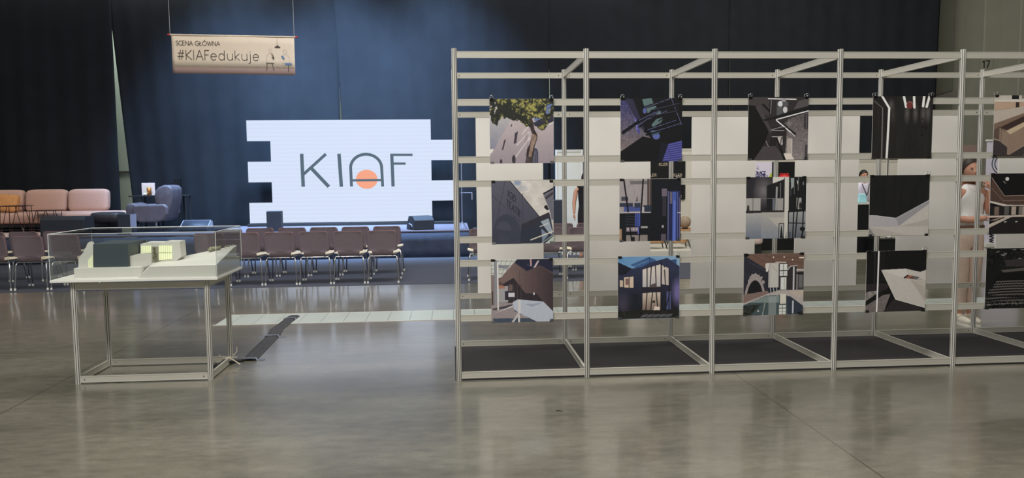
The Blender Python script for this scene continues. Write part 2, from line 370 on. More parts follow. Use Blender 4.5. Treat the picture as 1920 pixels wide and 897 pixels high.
def art_tree():
    a = Art((158, 152, 158)); a.G(FULL, (182, 172, 168), (128, 128, 148), 1, .1, .75); a.N(None, 10, 5, 5)
    a.P([(.7, 0), (1, 0), (1, .3), (.7, .4)], (88, 108, 165)); a.P([(0, .78), (.06, .77), (.03, .84), (0, .86)], (215, 205, 195))
    a.G([(.34, .29), (.04, .82), (0, .86), (0, 1), (1, 1), (1, .36), (.7, .34), (.55, .3)], (178, 162, 164), (148, 132, 142), 1, .3, 1)
    a.P([(.68, .37), (1, .21), (1, .35), (.8, .44), (.7, .42)], (50, 48, 66)); a.P([(.8, .44), (1, .35), (1, .37), (.82, .46)], (200, 190, 188))
    for p in ([(.42, .72), (.6, .52)], [(.4, .90), (.62, .6)], [(.5, .55), (.62, .4)]): a.L(p, .018, (206, 192, 188), .8)
    a.P([(.39, .53), (.44, .5), (.41, .68), (.37, .70)], (66, 56, 66)); a.P([(.22, .64), (.25, .62), (.21, .78), (.18, .8)], (72, 60, 70)); a.P([(.33, .4), (.35, .39), (.345, .43), (.33, .43)], (60, 50, 60))
    a.E(.37, .94, .03, .07, (62, 54, 66)); a.E(.17, .98, .02, .05, (66, 56, 68)); a.E(.71, .86, .045, .1, (66, 66, 88)); a.R(.665, .86, .755, 1, (70, 70, 92))
    for x in (.69, .72): a.L([(x, .8), (x, 1)], .006, (120, 118, 130))
    a.P([(.6, .28), (.56, .27), (.62, .42), (.66, .55), (.62, .7), (.58, .78), (.55, 1), (.66, 1), (.7, .74), (.745, .6), (.74, .56), (.7, .48), (.68, .36), (.64, .26)], (62, 50, 50))
    a.P([(.66, .54), (.72, .56), (.735, .6), (.68, .74), (.65, .9), (.6, .9), (.63, .72)], (140, 112, 96)); a.N([(.55, .5), (.76, .5), (.7, 1), (.54, 1)], 35, 30, 12)
    n = vnoise(9, 9, 4, 3); env = 1-np.hypot((U-.5)/.55, (Vv-.08)/.27); env2 = 1-np.hypot((U-.1)/.1, (Vv-.28)/.07); env3 = 1-np.hypot((U-.82)/.13, (Vv-.42)/.07)
    n = n+.35*(vnoise(34, 34, 3, 31)-.5); m = ((env*.9+n-.45) > 0) | ((env2*.5+n-.55) > 0) | ((env3*.6+n-.62) > 0)
    lf = vnoise(44, 44, 3, 8)[..., None]; mid = vnoise(15, 15, 2, 19)[..., None]; big = (np.exp(-((U-.62)/.3)**2-((Vv-.07)/.1)**2)*.22+vnoise(5, 5, 2, 9)*.3)[..., None]
    t = np.clip((lf*.7+mid*.55+big-.83)*4.2, 0, 1); a.T(m, np.array((40, 42, 36))*(1-t)+np.array((158, 150, 66))*t)
    return a
def art_theatre():
    a = Art((192, 184, 176)); a.N(None, 22, 6, 6, 2); a.E(.42, .03, .08, .06, (112, 130, 170), .8, .5); a.E(.5, .12, .1, .06, (150, 155, 170), .5, .5)
    a.G([(0, 0), (.3, 0), (.77, .57), (.48, .7), (.46, 1), (0, 1)], (84, 82, 98), (62, 64, 84), 1); a.L([(.3, 0), (.77, .57)], .012, (36, 32, 42))
    for p in ([(.22, 0), (.06, .72)], [(0, .22), (.46, .64)], [(.5, .2), (.5, .68)]): a.L(p, .009, (58, 56, 72))
    a.E(.24, .9, .24, .38, (56, 60, 78)); 
    for k in range(6): a.L([(.19+.02*(k+1)*math.cos(t), .78+.022*(k+1)*math.sin(t)) for t in np.linspace(3.3, 6.3, 10)], .005, (88, 92, 110))
    for i in range(5): a.L([(.14+.025*i, .86), (.14+.025*i, .97)], .004, (78, 82, 100))
    def word(s, x, y, h, dx, dy):
        ls, tw = text_lines(s, 1, .12)
        for l in ls: a.L([(x+p*dx[0]*h+q*dy[0]*h, y+p*dx[1]*h+q*dy[1]*h) for p, q in l], .013, (44, 40, 56))
    word('TEATR', .235, .385, .085, (.72, .62), (.1, -1.15)); word('IGD', .26, .235, .085, (.72, .62), (.1, -1.1))
    a.P([(.48, .69), (.93, .5), (.96, .62), (1, .86), (1, 1), (.46, 1)], (44, 50, 66)); a.P([(.48, .69), (.93, .5), (.94, .57), (.5, .76)], (52, 48, 60))
    a.P([(.79, .65), (.92, .6), (.98, .8), (.98, .86), (.93, .84)], (140, 152, 168)); a.P([(.8, .76), (.88, .83), (.92, .86), (.84, .95), (.82, 1)], (110, 125, 150))
    a.L([(.63, .94), (.99, .81)], .016, (216, 204, 182)); a.L([(.78, .73), (.91, .68)], .012, (200, 200, 195)); a.P([(.86, 1), (1, .88), (1, 1)], (160, 178, 168)); a.L([(.8, 1), (1, .86)], .008, (190, 195, 190))
    a.P([(.83, .2), (1, .12), (1, .62), (.97, .63), (.94, .48), (.88, .33)], (100, 98, 114)); a.P([(.83, .2), (1, .11), (1, .14), (.84, .22)], (30, 26, 32)); a.P([(.86, .27), (1, .17), (1, .22), (.88, .3)], (62, 52, 60))
    a.E(.88, .42, .03, .03, (28, 28, 30)); a.E(.9, .45, .025, .02, (34, 34, 36))
    return a
def art_foyer():
    a = Art((92, 70, 68)); a.P([(0, 0), (.42, 0), (.2, .28), (0, .3)], (188, 190, 182))
    for k in range(5): a.L([(0, .02+.065*k), (.4, .05+.07*k-.02)], .006, (90, 92, 96)); a.L([(.08*k+.02, 0), (.05*k, .3)], .005, (110, 110, 110))
    a.P([(.12, .08), (.3, .1), (.26, .15), (.12, .13)], (120, 124, 134))
    a.G([(.37, .05), (.58, .2), (.8, .11), (1, .24), (1, .84), (.86, .68), (.72, .54), (.55, .54), (.36, .29), (.2, .38), (.12, .34), (.2, .24)], (118, 92, 88), (62, 48, 54), 0, .3, 1)
    for x in (.46, .56, .66, .77, .88): a.L([(x, .18), (x, .6)], .004, (70, 54, 54))
    a.P([(.42, 0), (1, 0), (1, .22), (.79, .1), (.58, .19), (.38, .05)], (36, 38, 62)); a.P([(.68, .14), (.75, .03), (.78, .03), (.72, .13)], (186, 168, 172)); a.L([(.64, 0), (.645, .1)], .025, (190, 140, 140)); a.P([(.58, .08), (.7, .14), (.6, .1)], (70, 80, 130))
    a.P([(.2, .38), (.36, .29), (.55, .54), (.72, .54), (.86, .69), (.6, .68), (.4, .64), (.3, .72), (.1, .72)], (50, 42, 48))
    for x in (.3, .36, .42, .48): a.L([(x, .4), (x, .66)], .012, (74, 64, 68))
    a.R(.1, .42, .27, .68, (150, 148, 152)); a.P([(.1, .4), (.22, .42), (.22, .46), (.1, .46)], (170, 108, 84)); a.R(.22, .5, .27, .64, (48, 46, 60)); a.R(.275, .53, .375, .595, (196, 192, 202)); a.P([(.28, .4), (.34, .4), (.34, .5), (.28, .5)], (104, 84, 84))
    a.P([(0, .68), (.35, .69), (.72, 1), (0, 1)], (146, 130, 132)); a.P([(0, .78), (.34, .71), (.34, .76), (.05, .8)], (70, 64, 78)); a.P([(.05, .85), (.34, .73), (.36, .75)], (190, 182, 180)); a.P([(.03, .93), (.6, .94), (.7, 1), (.03, 1)], (60, 74, 94))
    a.P([(.34, .68), (.43, .635), (.84, .68), (1, .84), (1, 1), (.72, 1), (.37, .82)], (170, 178, 194)); a.P([(.53, .71), (.7, .71), (.85, .69), (.66, .76)], (142, 150, 172)); a.P([(.37, .82), (.35, .79), (.7, 1), (.74, 1)], (60, 58, 70))
    a.R(.43, .64, .47, .86, (198, 192, 188)); a.P([(.42, .86), (.46, .86), (.36, 1), (.32, 1)], (186, 176, 172)); a.R(.43, .88, .46, 1, (190, 188, 190))
    a.R(.05, .02, .12, .72, (128, 128, 138)); a.R(.1, .04, .12, .8, (214, 206, 202)); a.R(0, .24, .05, .72, (130, 110, 104)); a.R(.01, .5, .03, .72, (44, 40, 46)); a.E(.69, .55, .012, .02, (215, 210, 215))
    a.E(0.03, 0.01, .05, .02, (20, 20, 24)); a.E(.98, .98, .03, .02, (20, 20, 24))
    return a
def art_nightbeams():
    a = Art((24, 24, 28)); P = [(0, .02), (.14, .06), (.3, .35), (.42, .55), (.49, .63), (.36, .6), (0, .84)]
    a.G(P, (58, 56, 108), (118, 104, 104), 1, .1, .75); a.N(P, 28, 60, 60); a.P([(.07, 0), (.2, .02), (.42, .56), (.3, .44)], (46, 44, 70))
    a.P([(.22, .28), (.26, .33), (.32, .57), (.26, .52)], (60, 62, 150)); a.L([(.24, .34), (.27, .5)], .01, (150, 150, 220))
    for p in ([(.35, .02), (.5, 0), (.53, .08), (.38, .13)], [(.42, .16), (.57, .12), (.6, .2), (.44, .26)], [(.5, .42), (.58, .33), (.7, .3), (.66, .38), (.52, .46)], [(.55, .24), (.66, .2), (.64, .28)]): a.P(p, (84, 112, 112))
    a.E(.39, .2, .03, .045, (74, 84, 160)); a.E(.58, .6, .06, .05, (78, 92, 170)); a.P([(.48, .5), (.66, .52), (.58, .58), (.5, .58)], (62, 90, 110))
    for p, w in (([(.04, .54), (.72, .08)], .05), ([(.3, .45), (.62, .28)], .03), ([(.4, .52), (.98, .33)], .05), ([(.42, .58), (.95, .42)], .03), ([(.5, .28), (.82, .05)], .03), ([(.36, .36), (.44, .56)], .03), ([(.55, .5), (.95, .3)], .02)): a.L(p, w, (20, 20, 28))
    for p in ([(.26, .45), (.66, .17)], [(.4, .15), (.8, .01)], [(.5, .54), (.98, .4)], [(.44, .5), (.9, .35)], [(.3, .35), (.56, .22)], [(.82, .0), (.99, .42)], [(.45, .33), (.75, .2)]): a.L(p, .008, (92, 96, 150))
    for p, w in (([(.5, .2), (.95, .1)], .035), ([(.45, .3), (.9, .22)], .03), ([(.6, .0), (.75, .5)], .018), ([(.7, .02), (.86, .48)], .012), ([(.62, .36), (.9, .18)], .02)): a.L(p, w, (22, 22, 30))
    for p in ([(.5, .185), (.95, .085)], [(.46, .285), (.9, .205)], [(.58, .33), (.66, .44)]): a.L(p, .006, (78, 80, 104))
    B = [(.78, .72), (1, .67), (1, 1), (.68, 1)]; a.P(B, (54, 54, 142))
    for k in range(9): a.L([(.77-.012*k, .74+.034*k), (1, .69+.036*k)], .006, (108, 112, 196))
    a.P([(.66, .7), (.78, .72), (.68, 1), (.6, 1)], (28, 28, 44))
    return a
def art_blueroom():
    a = Art((26, 28, 36)); a.R(0, 0, .46, .54, (154, 144, 146)); a.N([(0, 0), (.46, 0), (.46, .54), (0, .54)], 8, 20, 4); a.R(.17, .03, .45, .085, (108, 103, 104)); a.R(.45, 0, .52, .44, (74, 62, 62)); a.L([(.485, 0), (.485, .42)], .012, (130, 105, 98))
    a.R(0, .38, .22, .44, (52, 54, 78)); a.R(.07, .44, .34, .52, (62, 76, 150)); a.R(.03, .28, .14, .345, (66, 66, 78)); a.R(.24, .38, .34, .46, (50, 56, 80)); a.P([(.26, .36), (.29, .26), (.3, .36)], (90, 86, 92)); a.R(.39, .42, .52, .54, (44, 52, 70)); a.R(0, .53, .51, .545, (176, 166, 170)); a.R(.35, .45, .4, .54, (170, 164, 172))
    a.L([(.07, 0), (.14, .52)], .024, (24, 20, 26)); a.L([(.385, 0), (.35, .54)], .024, (24, 20, 26))
    a.R(.25, .55, .34, .76, (38, 50, 128)); 
    for x in (.265, .3, .325): a.L([(x, .55), (x, .76)], .008, (84, 106, 205))
    for k in range(4): a.L([(.1, .59+.045*k), (.25, .6+.045*k)], .006, (66, 70, 92))
    a.R(.11, .77, .31, .84, (128, 112, 130)); a.R(.34, .76, .46, .79, (160, 154, 152)); a.R(.11, .9, .46, 1, (134, 122, 118)); a.R(.19, .93, .25, 1, (30, 28, 34))
    for x in (.13, .17, .22, .27): a.R(x, .79, x+.02, .82, (196, 180, 180))
    a.R(0, .8, .035, 1, (168, 126, 92)); a.L([(.17, .77), (.2, 1)], .018, (20, 18, 24)); a.L([(.34, .76), (.32, 1)], .018, (20, 18, 24)); a.R(.3, .77, .315, .88, (90, 100, 210))
    a.R(.69, .16, .77, .28, (106, 94, 112)); a.R(.7, .35, .76, .36, (80, 76, 92)); a.R(.7, .28, .76, .6, (52, 48, 60)); a.R(.69, .745, .725, .79, (150, 140, 150)); a.R(.68, .89, .76, 1, (88, 78, 92))
    a.R(.78, .2, .99, 1, (34, 38, 84)); a.R(.785, .2, .8, 1, (84, 88, 138)); a.R(.82, .21, .86, .4, (96, 90, 110)); a.R(.865, .21, .925, 1, (58, 82, 182)); a.R(.88, .35, .91, 1, (82, 108, 205)); a.R(.94, .21, .955, 1, (80, 92, 160)); a.R(.975, .3, .99, 1, (104, 92, 140)); a.R(.94, .54, 1, .555, (190, 180, 200))
    return a
def art_villa():
    a = Art((40, 44, 70)); a.G(FULL, (78, 134, 190), (120, 160, 195), 0)
    a.P([(.2, .13), (.5, .01), (.62, .06), (.6, .14), (.3, .19)], (48, 88, 148)); a.L([(.25, .16), (.5, .07)], .006, (120, 160, 200)); a.L([(.51, .02), (.51, .12)], .008, (30, 46, 90))
    a.P([(.84, .07), (.95, .05), (.95, .14)], (44, 78, 130))
    a.G([(0, .085), (.22, .19), (.38, .17), (.52, .1), (.8, .03), (1, .17), (1, 1), (0, 1)], (44, 50, 82), (26, 26, 30), 1, .2, 1)
    a.P([(0, .085), (.22, .19), (.12, .28), (0, .3)], (28, 30, 46)); a.E(.08, .75, .15, .25, (74, 64, 90), .7, .8); a.E(.97, .58, .12, .28, (112, 98, 168), .9, .7); a.R(.24, .6, .34, .84, (30, 32, 48))
    a.P([(.03, .37), (.08, .38), (.08, .48), (.03, .48)], (196, 170, 142)); a.P([(.1, .33), (.25, .32), (.25, .5), (.1, .49)], (205, 178, 150)); a.P([(.12, .35), (.17, .35), (.17, .45), (.12, .45)], (132, 92, 90)); a.L([(.18, .33), (.18, .5)], .012, (40, 34, 46))
    a.G([(.4, .21), (.69, .13), (.69, .49), (.4, .5)], (206, 192, 180), (178, 172, 176), 1, .2, .5); a.P([(.71, .145), (.83, .2), (.83, .47), (.71, .45)], (190, 174, 166)); a.G([(.4, .59), (.69, .57), (.69, .88), (.4, .86)], (196, 176, 156), (120, 96, 84), 1, .6, .9); a.P([(.79, .57), (.86, .57), (.86, .86), (.79, .86)], (74, 82, 138))
    for p in ([(.47, .18), (.47, .5)], [(.54, .16), (.52, .5)], [(.605, .15), (.62, .5)], [(.7, .1), (.7, .9)], [(.75, .16), (.77, .46)], [(.47, .59), (.45, .88)], [(.56, .58), (.53, .88)], [(.62, .58), (.65, .88)], [(.83, .2), (.83, .9)], [(.84, .6), (.79, .8)]): a.L(p, .016, (30, 26, 36))
    a.R(.38, .49, .72, .58, (38, 36, 50)); a.E(.75, .2, .04, .03, (240, 215, 190), .8, .8); a.R(.56, .71, .6, .75, (50, 40, 40)); a.P([(.52, .46), (.6, .43), (.64, .5), (.52, .5)], (90, 72, 72)); a.P([(.6, .8), (.68, .82), (.68, .88), (.58, .87)], (215, 195, 180))
    a.P([(0, .88), (.4, .86), (1, .88), (1, 1), (0, 1)], (34, 34, 30)); a.N([(0, .85), (1, .85), (1, 1), (0, 1)], 12, 40, 20)
    for k in range(5): a.P([(.4+.1*k, .94), (.5+.1*k, .93), (.46+.1*k, .97), (.36+.1*k, .985)], (112, 112, 122), .7)
    return a
def art_passage():
    a = Art((50, 44, 45)); a.P([(0, 0), (.34, 0), (.34, .3), (0, .2)], (66, 58, 60)); a.P([(0, .12), (.12, .14), (.36, .5), (.27, .75), (.1, 1), (0, 1)], (26, 23, 24)); a.P([(.12, .16), (.2, .15), (.4, .55), (.36, .57)], (70, 64, 66))
    a.P([(.22, .12), (.25, .1), (.38, .23), (.36, .25)], (24, 22, 24)); a.R(.47, .07, .66, .3, (84, 84, 88)); a.E(.53, .11, .04, .05, (205, 205, 210)); a.E(.61, .2, .035, .05, (200, 198, 200)); a.L([(.48, .15), (.66, .15)], .008, (40, 38, 40)); a.L([(.57, .07), (.57, .28)], .008, (50, 48, 50))
    a.L([(.33, .025), (.79, .035)], .016, (226, 220, 220)); a.R(.55, .03, .62, .07, (150, 145, 148)); a.L([(.38, .05), (.37, .26)], .008, (150, 145, 145))
    P = [(.66, .35), (1, .24), (1, 1), (.62, 1), (.64, .6)]; a.G(P, (92, 82, 84), (134, 124, 122), 1, .3, 1); a.N(P, 26, 50, 50); a.P([(.83, .06), (1, .02), (1, .14), (.75, .2)], (82, 74, 76)); a.R(.93, .27, 1, .51, (62, 54, 58)); a.L([(.97, .28), (.97, .5)], .01, (110, 100, 104))
    a.R(.93, .76, 1, 1, (70, 62, 66)); a.L([(.94, .76), (.94, 1)], .01, (170, 160, 165)); a.R(.65, .66, .74, .94, (172, 158, 150)); a.L([(.73, .68), (.73, .96)], .012, (205, 190, 180)); a.P([(.6, .9), (.72, .9), (.78, 1), (.62, 1)], (215, 200, 190))
    a.P([(.24, .36), (1, .14), (1, .21), (.5, .33), (.28, .38)], (30, 27, 29)); a.L([(.47, .355), (1, .22)], .016, (235, 232, 235)); a.P([(.5, .36), (.8, .58), (.78, .62), (.46, .38)], (32, 28, 30)); a.L([(.47, .37), (.71, .56)], .018, (236, 232, 235)); a.L([(.7, .55), (.78, .62)], .012, (215, 210, 215))
    a.R(.4, .48, .62, .62, (44, 38, 40)); a.L([(.4, .53), (.6, .535)], .008, (190, 182, 180)); a.L([(.38, .52), (.58, .47)], .01, (150, 145, 145)); a.L([(.4, .63), (.54, .63)], .008, (205, 198, 196)); a.P([(.49, .63), (.57, .62), (.58, .75), (.52, .78)], (180, 172, 166)); a.E(.66, .42, .08, .05, (150, 140, 140), .6, .8)
    a.P([(.26, .78), (.46, .78), (.63, 1), (.1, 1)], (72, 65, 67)); a.P([(.37, .64), (.47, .64), (.47, .78), (.35, .78)], (38, 34, 36)); a.L([(.3, .7), (.34, .78)], .01, (150, 140, 140)); a.P([(.46, .64), (.49, .65), (.64, 1), (.6, 1)], (24, 22, 24)); a.L([(.56, .64), (.53, .82)], .015, (40, 34, 36))
    a.E(.04, .99, .03, .02, (140, 135, 135)); a.E(.98, .98, .04, .02, (20, 20, 20))
    return a
def art_balcony():
    a = Art((42, 38, 44)); a.E(.29, .22, .22, .3, (112, 104, 108), 1, .9); a.P([(0, 0), (.16, 0), (.1, .34), (0, .34)], (46, 42, 50), .7); a.L([(0, .13), (.42, .13)], .004, (60, 56, 60)); a.P([(.44, 0), (.64, 0), (.62, .04), (.44, .11)], (206, 200, 190)); a.P([(.34, .14), (.62, .04), (.62, .54), (.34, .54)], (32, 31, 34))
    a.L([(.51, .17), (.5, .54)], .03, (150, 150, 150)); a.L([(.57, .1), (.57, .35)], .012, (120, 120, 120)); a.R(.52, .35, .62, .54, (152, 146, 142)); a.R(.44, .35, .48, .54, (100, 105, 118)); a.R(0, .34, .24, .56, (160, 155, 150)); a.L([(.115, .34), (.115, .55)], .01, (90, 86, 84)); a.P([(.02, .46), (.05, .45), (.06, .56), (.01, .56)], (50, 48, 48)); a.L([(.24, .35), (.62, .345)], .005, (120, 118, 118))
    a.R(0, .54, .64, .585, (46, 40, 42)); a.G([(0, .585), (.26, .58), (.26, 1), (0, 1)], (168, 164, 160), (104, 112, 130), 1, .55, 1); a.G([(.26, .57), (.65, .57), (.65, 1), (.26, 1)], (170, 162, 152), (124, 130, 144), 1, .55, 1); a.P([(.38, .66), (.64, .66), (.64, .92)], (178, 170, 158), .9); a.R(.64, .57, .66, .66, (120, 112, 104))
    a.R(.64, 0, .71, 1, (196, 190, 180)); a.R(.55, .75, .64, 1, (30, 30, 34)); a.R(.565, .765, .63, 1, (160, 160, 160)); a.P([(.57, 1), (.59, .8), (.6, .78), (.63, 1)], (34, 36, 44)); a.P([(.66, 1), (.68, .86), (.69, 1)], (120, 116, 110))
    a.R(.71, 0, 1, 1, (28, 28, 31)); a.P([(.74, .02), (.8, .02), (.8, .15), (.75, .2)], (140, 152, 150)); a.L([(.745, .15), (.745, .3)], .01, (80, 84, 84)); a.L([(.8, .15), (.8, .28)], .01, (100, 104, 104)); a.P([(.84, .05), (.87, .08), (.85, .13)], (175, 180, 178)); a.L([(.87, 0), (.865, .22)], .01, (120, 124, 124)); a.E(.95, .11, .01, .03, (120, 124, 124))
    a.R(.84, .34, .925, .53, (152, 150, 148)); a.E(.905, .47, .02, .06, (40, 38, 40)); a.L([(.87, .34), (.85, .55)], .02, (26, 26, 28)); a.R(.72, .56, 1, 1, (128, 130, 140)); a.G([(.72, .56), (1, .56), (1, 1), (.72, 1)], (150, 150, 152), (86, 92, 104), 1, .56, 1)
    for p, w in (([(.8, .55), (.79, 1)], .02), ([(.86, .55), (.83, 1)], .02), ([(.96, .55), (.95, 1)], .02), ([(.71, .75), (1, .76)], .014), ([(.71, .565), (1, .555)], .02), ([(.71, .56), (.71, 1)], .015)): a.L(p, w, (24, 24, 27))
    a.E(.95, .85, .045, .035, (26, 26, 28)); a.L([(.97, .86), (.93, 1)], .02, (26, 26, 28)); a.R(.72, .9, .76, 1, (74, 80, 92))
    return a
def art_lobby():
    a = Art((150, 138, 132)); a.P([(0, 0), (1, 0), (1, .27), (.38, .16), (.36, .24), (0, .03)], (112, 80, 68))
    for p in ([(.1, 0), (.36, .14)], [(.35, .05), (1, .08)], [(.4, .13), (1, .15)], [(.35, 0), (.5, .13)]): a.L(p, .007, (86, 58, 50))
    for x, y in ((.67, .06), (.81, .105), (.49, .06)): a.E(x, y, .012, .01, (235, 215, 190))
    a.R(.92, .065, 1, .085, (225, 205, 185)); a.L([(.53, .14), (.7, .145)], .012, (205, 190, 172))
    a.R(.38, .15, .6, .62, (172, 166, 162)); a.R(.44, .16, .57, .55, (186, 180, 172)); a.L([(.45, .18), (.56, .3)], .005, (130, 120, 116)); a.P([(.36, .16), (.42, .15), (.4, .3), (.36, .25)], (205, 195, 185))
    a.R(.58, .16, .74, .62, (56, 50, 54)); 
    for r in ((.6, .17, .655, .27), (.665, .17, .725, .27), (.6, .29, .655, .32), (.665, .29, .725, .32), (.6, .325, .655, .365), (.665, .325, .725, .365), (.615, .39, .71, .59)): a.R(*r, (206, 206, 200))
    a.L([(.68, .4), (.68, .58)], .006, (120, 116, 114)); a.P([(.73, .27), (.8, .2), (.88, .2), (.88, .6), (.8, .62), (.73, .6)], (50, 44, 48)); a.L([(.73, .27), (.78, .21), (.89, .2)], .012, (190, 186, 188)); a.R(.82, .22, .845, .6, (186, 184, 188)); a.R(.9, .3, 1, .6, (66, 62, 66)); a.L([(.88, .27), (1, .27)], .012, (200, 196, 196)); a.R(.92, .36, .98, .56, (104, 100, 104)); a.R(.88, .31, 1, .34, (30, 28, 30))
    a.P([(0, .02), (.41, .27), (.41, .62), (0, .76)], (42, 42, 54)); a.P([(.05, .1), (.41, .27), (.41, .32), (.1, .15)], (54, 54, 70), .7); a.E(.385, .27, .016, .025, (225, 215, 205))
    a.E(.19, .74, .175, .37, (150, 136, 134))
    for x, y, r_ in ((.1, .44, .03), (.12, .39, .028), (.15, .36, .03), (.19, .355, .035), (.24, .37, .03), (.28, .4, .028), (.32, .46, .03), (.14, .335, .012), (.2, .33, .016), (.3, .38, .014)): a.E(x, y, r_, r_*1.1, (150, 136, 134))
    a.N([(.0, .3), (.4, .3), (.4, .6), (0, .6)], 12, 40, 40); a.E(.19, .76, .14, .335, (26, 26, 30))
    a.P([(0, .66), (.4, .6), (.41, .66), (0, .83)], (128, 102, 94)); 
    for k in range(4): a.P([(.4+.05*k, .55), (.44+.05*k, .55), (.45+.05*k, .62-.01*k), (.42+.05*k, .66-.012*k)], (36, 40, 58))
    a.P([(0, .8), (.38, .66), (.58, .6), (1, .6), (1, 1), (0, 1)], (172, 160, 156)); a.P([(.75, .62), (1, .6), (1, .72), (.9, .72)], (186, 168, 150), .8)
    a.P([(0, .83), (.38, .68), (.7, .67), (1, .87), (1, 1), (0, 1)], (64, 82, 86)); a.P([(.1, .79), (.38, .69), (.6, .68), (.6, .8)], (118, 134, 130)); a.P([(0, .84), (.3, .82), (.12, 1), (0, 1)], (44, 50, 46)); a.N([(0, .84), (.3, .82), (.12, 1), (0, 1)], 18, 40, 40)
    a.R(.42, .7, .55, 1, (150, 160, 158), .6); a.R(.61, .66, .71, .82, (205, 200, 182))
    for y in (.84, .9, .95): a.R(.6, y, .65, y+.045, (205, 206, 196)); a.R(.66, y, .71, y+.045, (205, 206, 196))
    a.P([(.72, .7), (.78, .7), (1, .86), (1, 1), (.75, 1)], (46, 56, 70)); a.R(.815, .77, .84, .98, (176, 180, 196)); a.L([(.36, .8), (.32, 1)], .014, (150, 152, 150)); a.E(.25, .93, .015, .012, (200, 205, 195))
    for x, y in ((.04, .02), (.96, .0), (.04, .98), (.96, .98)): a.E(x, y, .05, .025, (20, 20, 22))
    return a
def art_tubes():
    a = Art((38, 35, 33)); a.N(None, 6, 20, 2, 4)
    for x, y in ((.57, .3), (.71, .3), (.84, .3), (.92, .3)): a.E(x, y-.02, .06, .2, (104, 100, 100), .8, 1)
    a.E(.3, .14, .07, .12, (110, 106, 106), .7, 1); a.E(.33, .3, .06, .2, (66, 62, 62), .8, 1)
    a.L([(.03, .08), (.16, .19)], .02, (84, 80, 80)); a.L([(.16, .19), (.165, 1)], .02, (112, 108, 108)); a.L([(.17, .19), (.18, 1)], .008, (60, 56, 56))
    a.L([(.15, 0), (.27, .19)], .034, (228, 226, 222)); a.L([(.27, .19), (.25, 1)], .036, (226, 224, 220))
    for x0, x1, y in ((.51, .55, .17), (.68, .69, .18), (.85, .835, .16), (.94, .895, .17)): a.L([(x0, 0), (x1, y)], .04, (228, 226, 220))
    a.E(.61, .14, .055, .06, (150, 90, 86)); a.E(.61, .15, .05, .055, (122, 44, 44))
    for y in (.37, .5, .63): a.E(.83, y, .016, .011, (18, 17, 17))
    a.E(.9, .51, .016, .02, (22, 20, 20))
    return a
def art_ramp():
    a = Art((27, 27, 27)); a.N(None, 4, 16, 2)
    a.P([(0, .655), (.12, .66), (.45, .706), (1, .415), (1, 1), (0, 1)], (168, 162, 166)); a.P([(.45, .706), (1, .415), (1, .475), (.5, .84)], (146, 142, 148)); a.P([(.5, .84), (1, .475), (1, .73)], (186, 178, 170)); a.P([(.5, .84), (1, .73), (1, .84)], (170, 162, 154))
    a.P([(0, .845), (1, .845), (1, 1), (.12, 1)], (184, 175, 167)); a.P([(0, .845), (.7, 1), (.12, 1)], (172, 164, 156)); a.P([(0, .845), (.12, 1), (0, 1)], (132, 126, 122)); a.L([(0, .655), (.12, .66), (.45, .706), (1, .415)], .007, (200, 198, 204))
    a.E(.97, .985, .03, .015, (20, 20, 20)); a.E(.03, .99, .03, .015, (30, 30, 30))
    return a
def art_desk():
    a = Art((20, 20, 21)); a.R(.13, 0, .145, .6, (44, 44, 44)); a.R(.2, 0, .3, 1, (26, 25, 25))
    a.P([(0, .54), (.36, .53), (.38, .6), (0, .8)], (44, 38, 40)); a.P([(0, .68), (.06, .66), (.18, .65), (.18, .7), (0, .82)], (128, 118, 114)); a.N([(0, .66), (.18, .65), (.18, .72), (0, .82)], 40, 40, 40)
    a.P([(0, .9), (.3, .72), (.41, .71), (.31, 1), (0, 1)], (112, 100, 98)); a.N([(0, .9), (.3, .72), (.41, .71), (.31, 1), (0, 1)], 18, 30, 30)
    a.L([(.2, 0), (.19, 1)], .024, (228, 224, 226))
    a.P([(.25, .31), (.65, .295), (.9, .355), (1, .32), (1, .95), (.5, .8)], (190, 182, 174)); a.P([(.25, .31), (.65, .295), (.75, .48), (.42, .38)], (202, 194, 186)); a.P([(.74, .48), (1, .6), (1, .85)], (172, 162, 152)); a.P([(.75, .48), (1, .5), (1, .62)], (182, 172, 160)); a.L([(.25, .31), (.5, .8), (1, .95)], .007, (214, 208, 202))
    for k, c in enumerate(((44, 36, 40), (150, 84, 66), (172, 88, 66), (96, 66, 60), (110, 80, 70), (92, 90, 96), (100, 98, 104))):
        a.L([(.64+.034*k, .445+.004*k), (.69+.03*k, .41+.006*k)], .027, c)
    a.L([(.88, .48), (.93, .48)], .015, (150, 148, 148)); a.P([(.3, 1), (.46, .8), (1, .97), (1, 1)], (46, 40, 42)); a.E(.03, .985, .04, .02, (18, 18, 18)); a.E(.97, .97, .03, .02, (18, 18, 18))
    return a
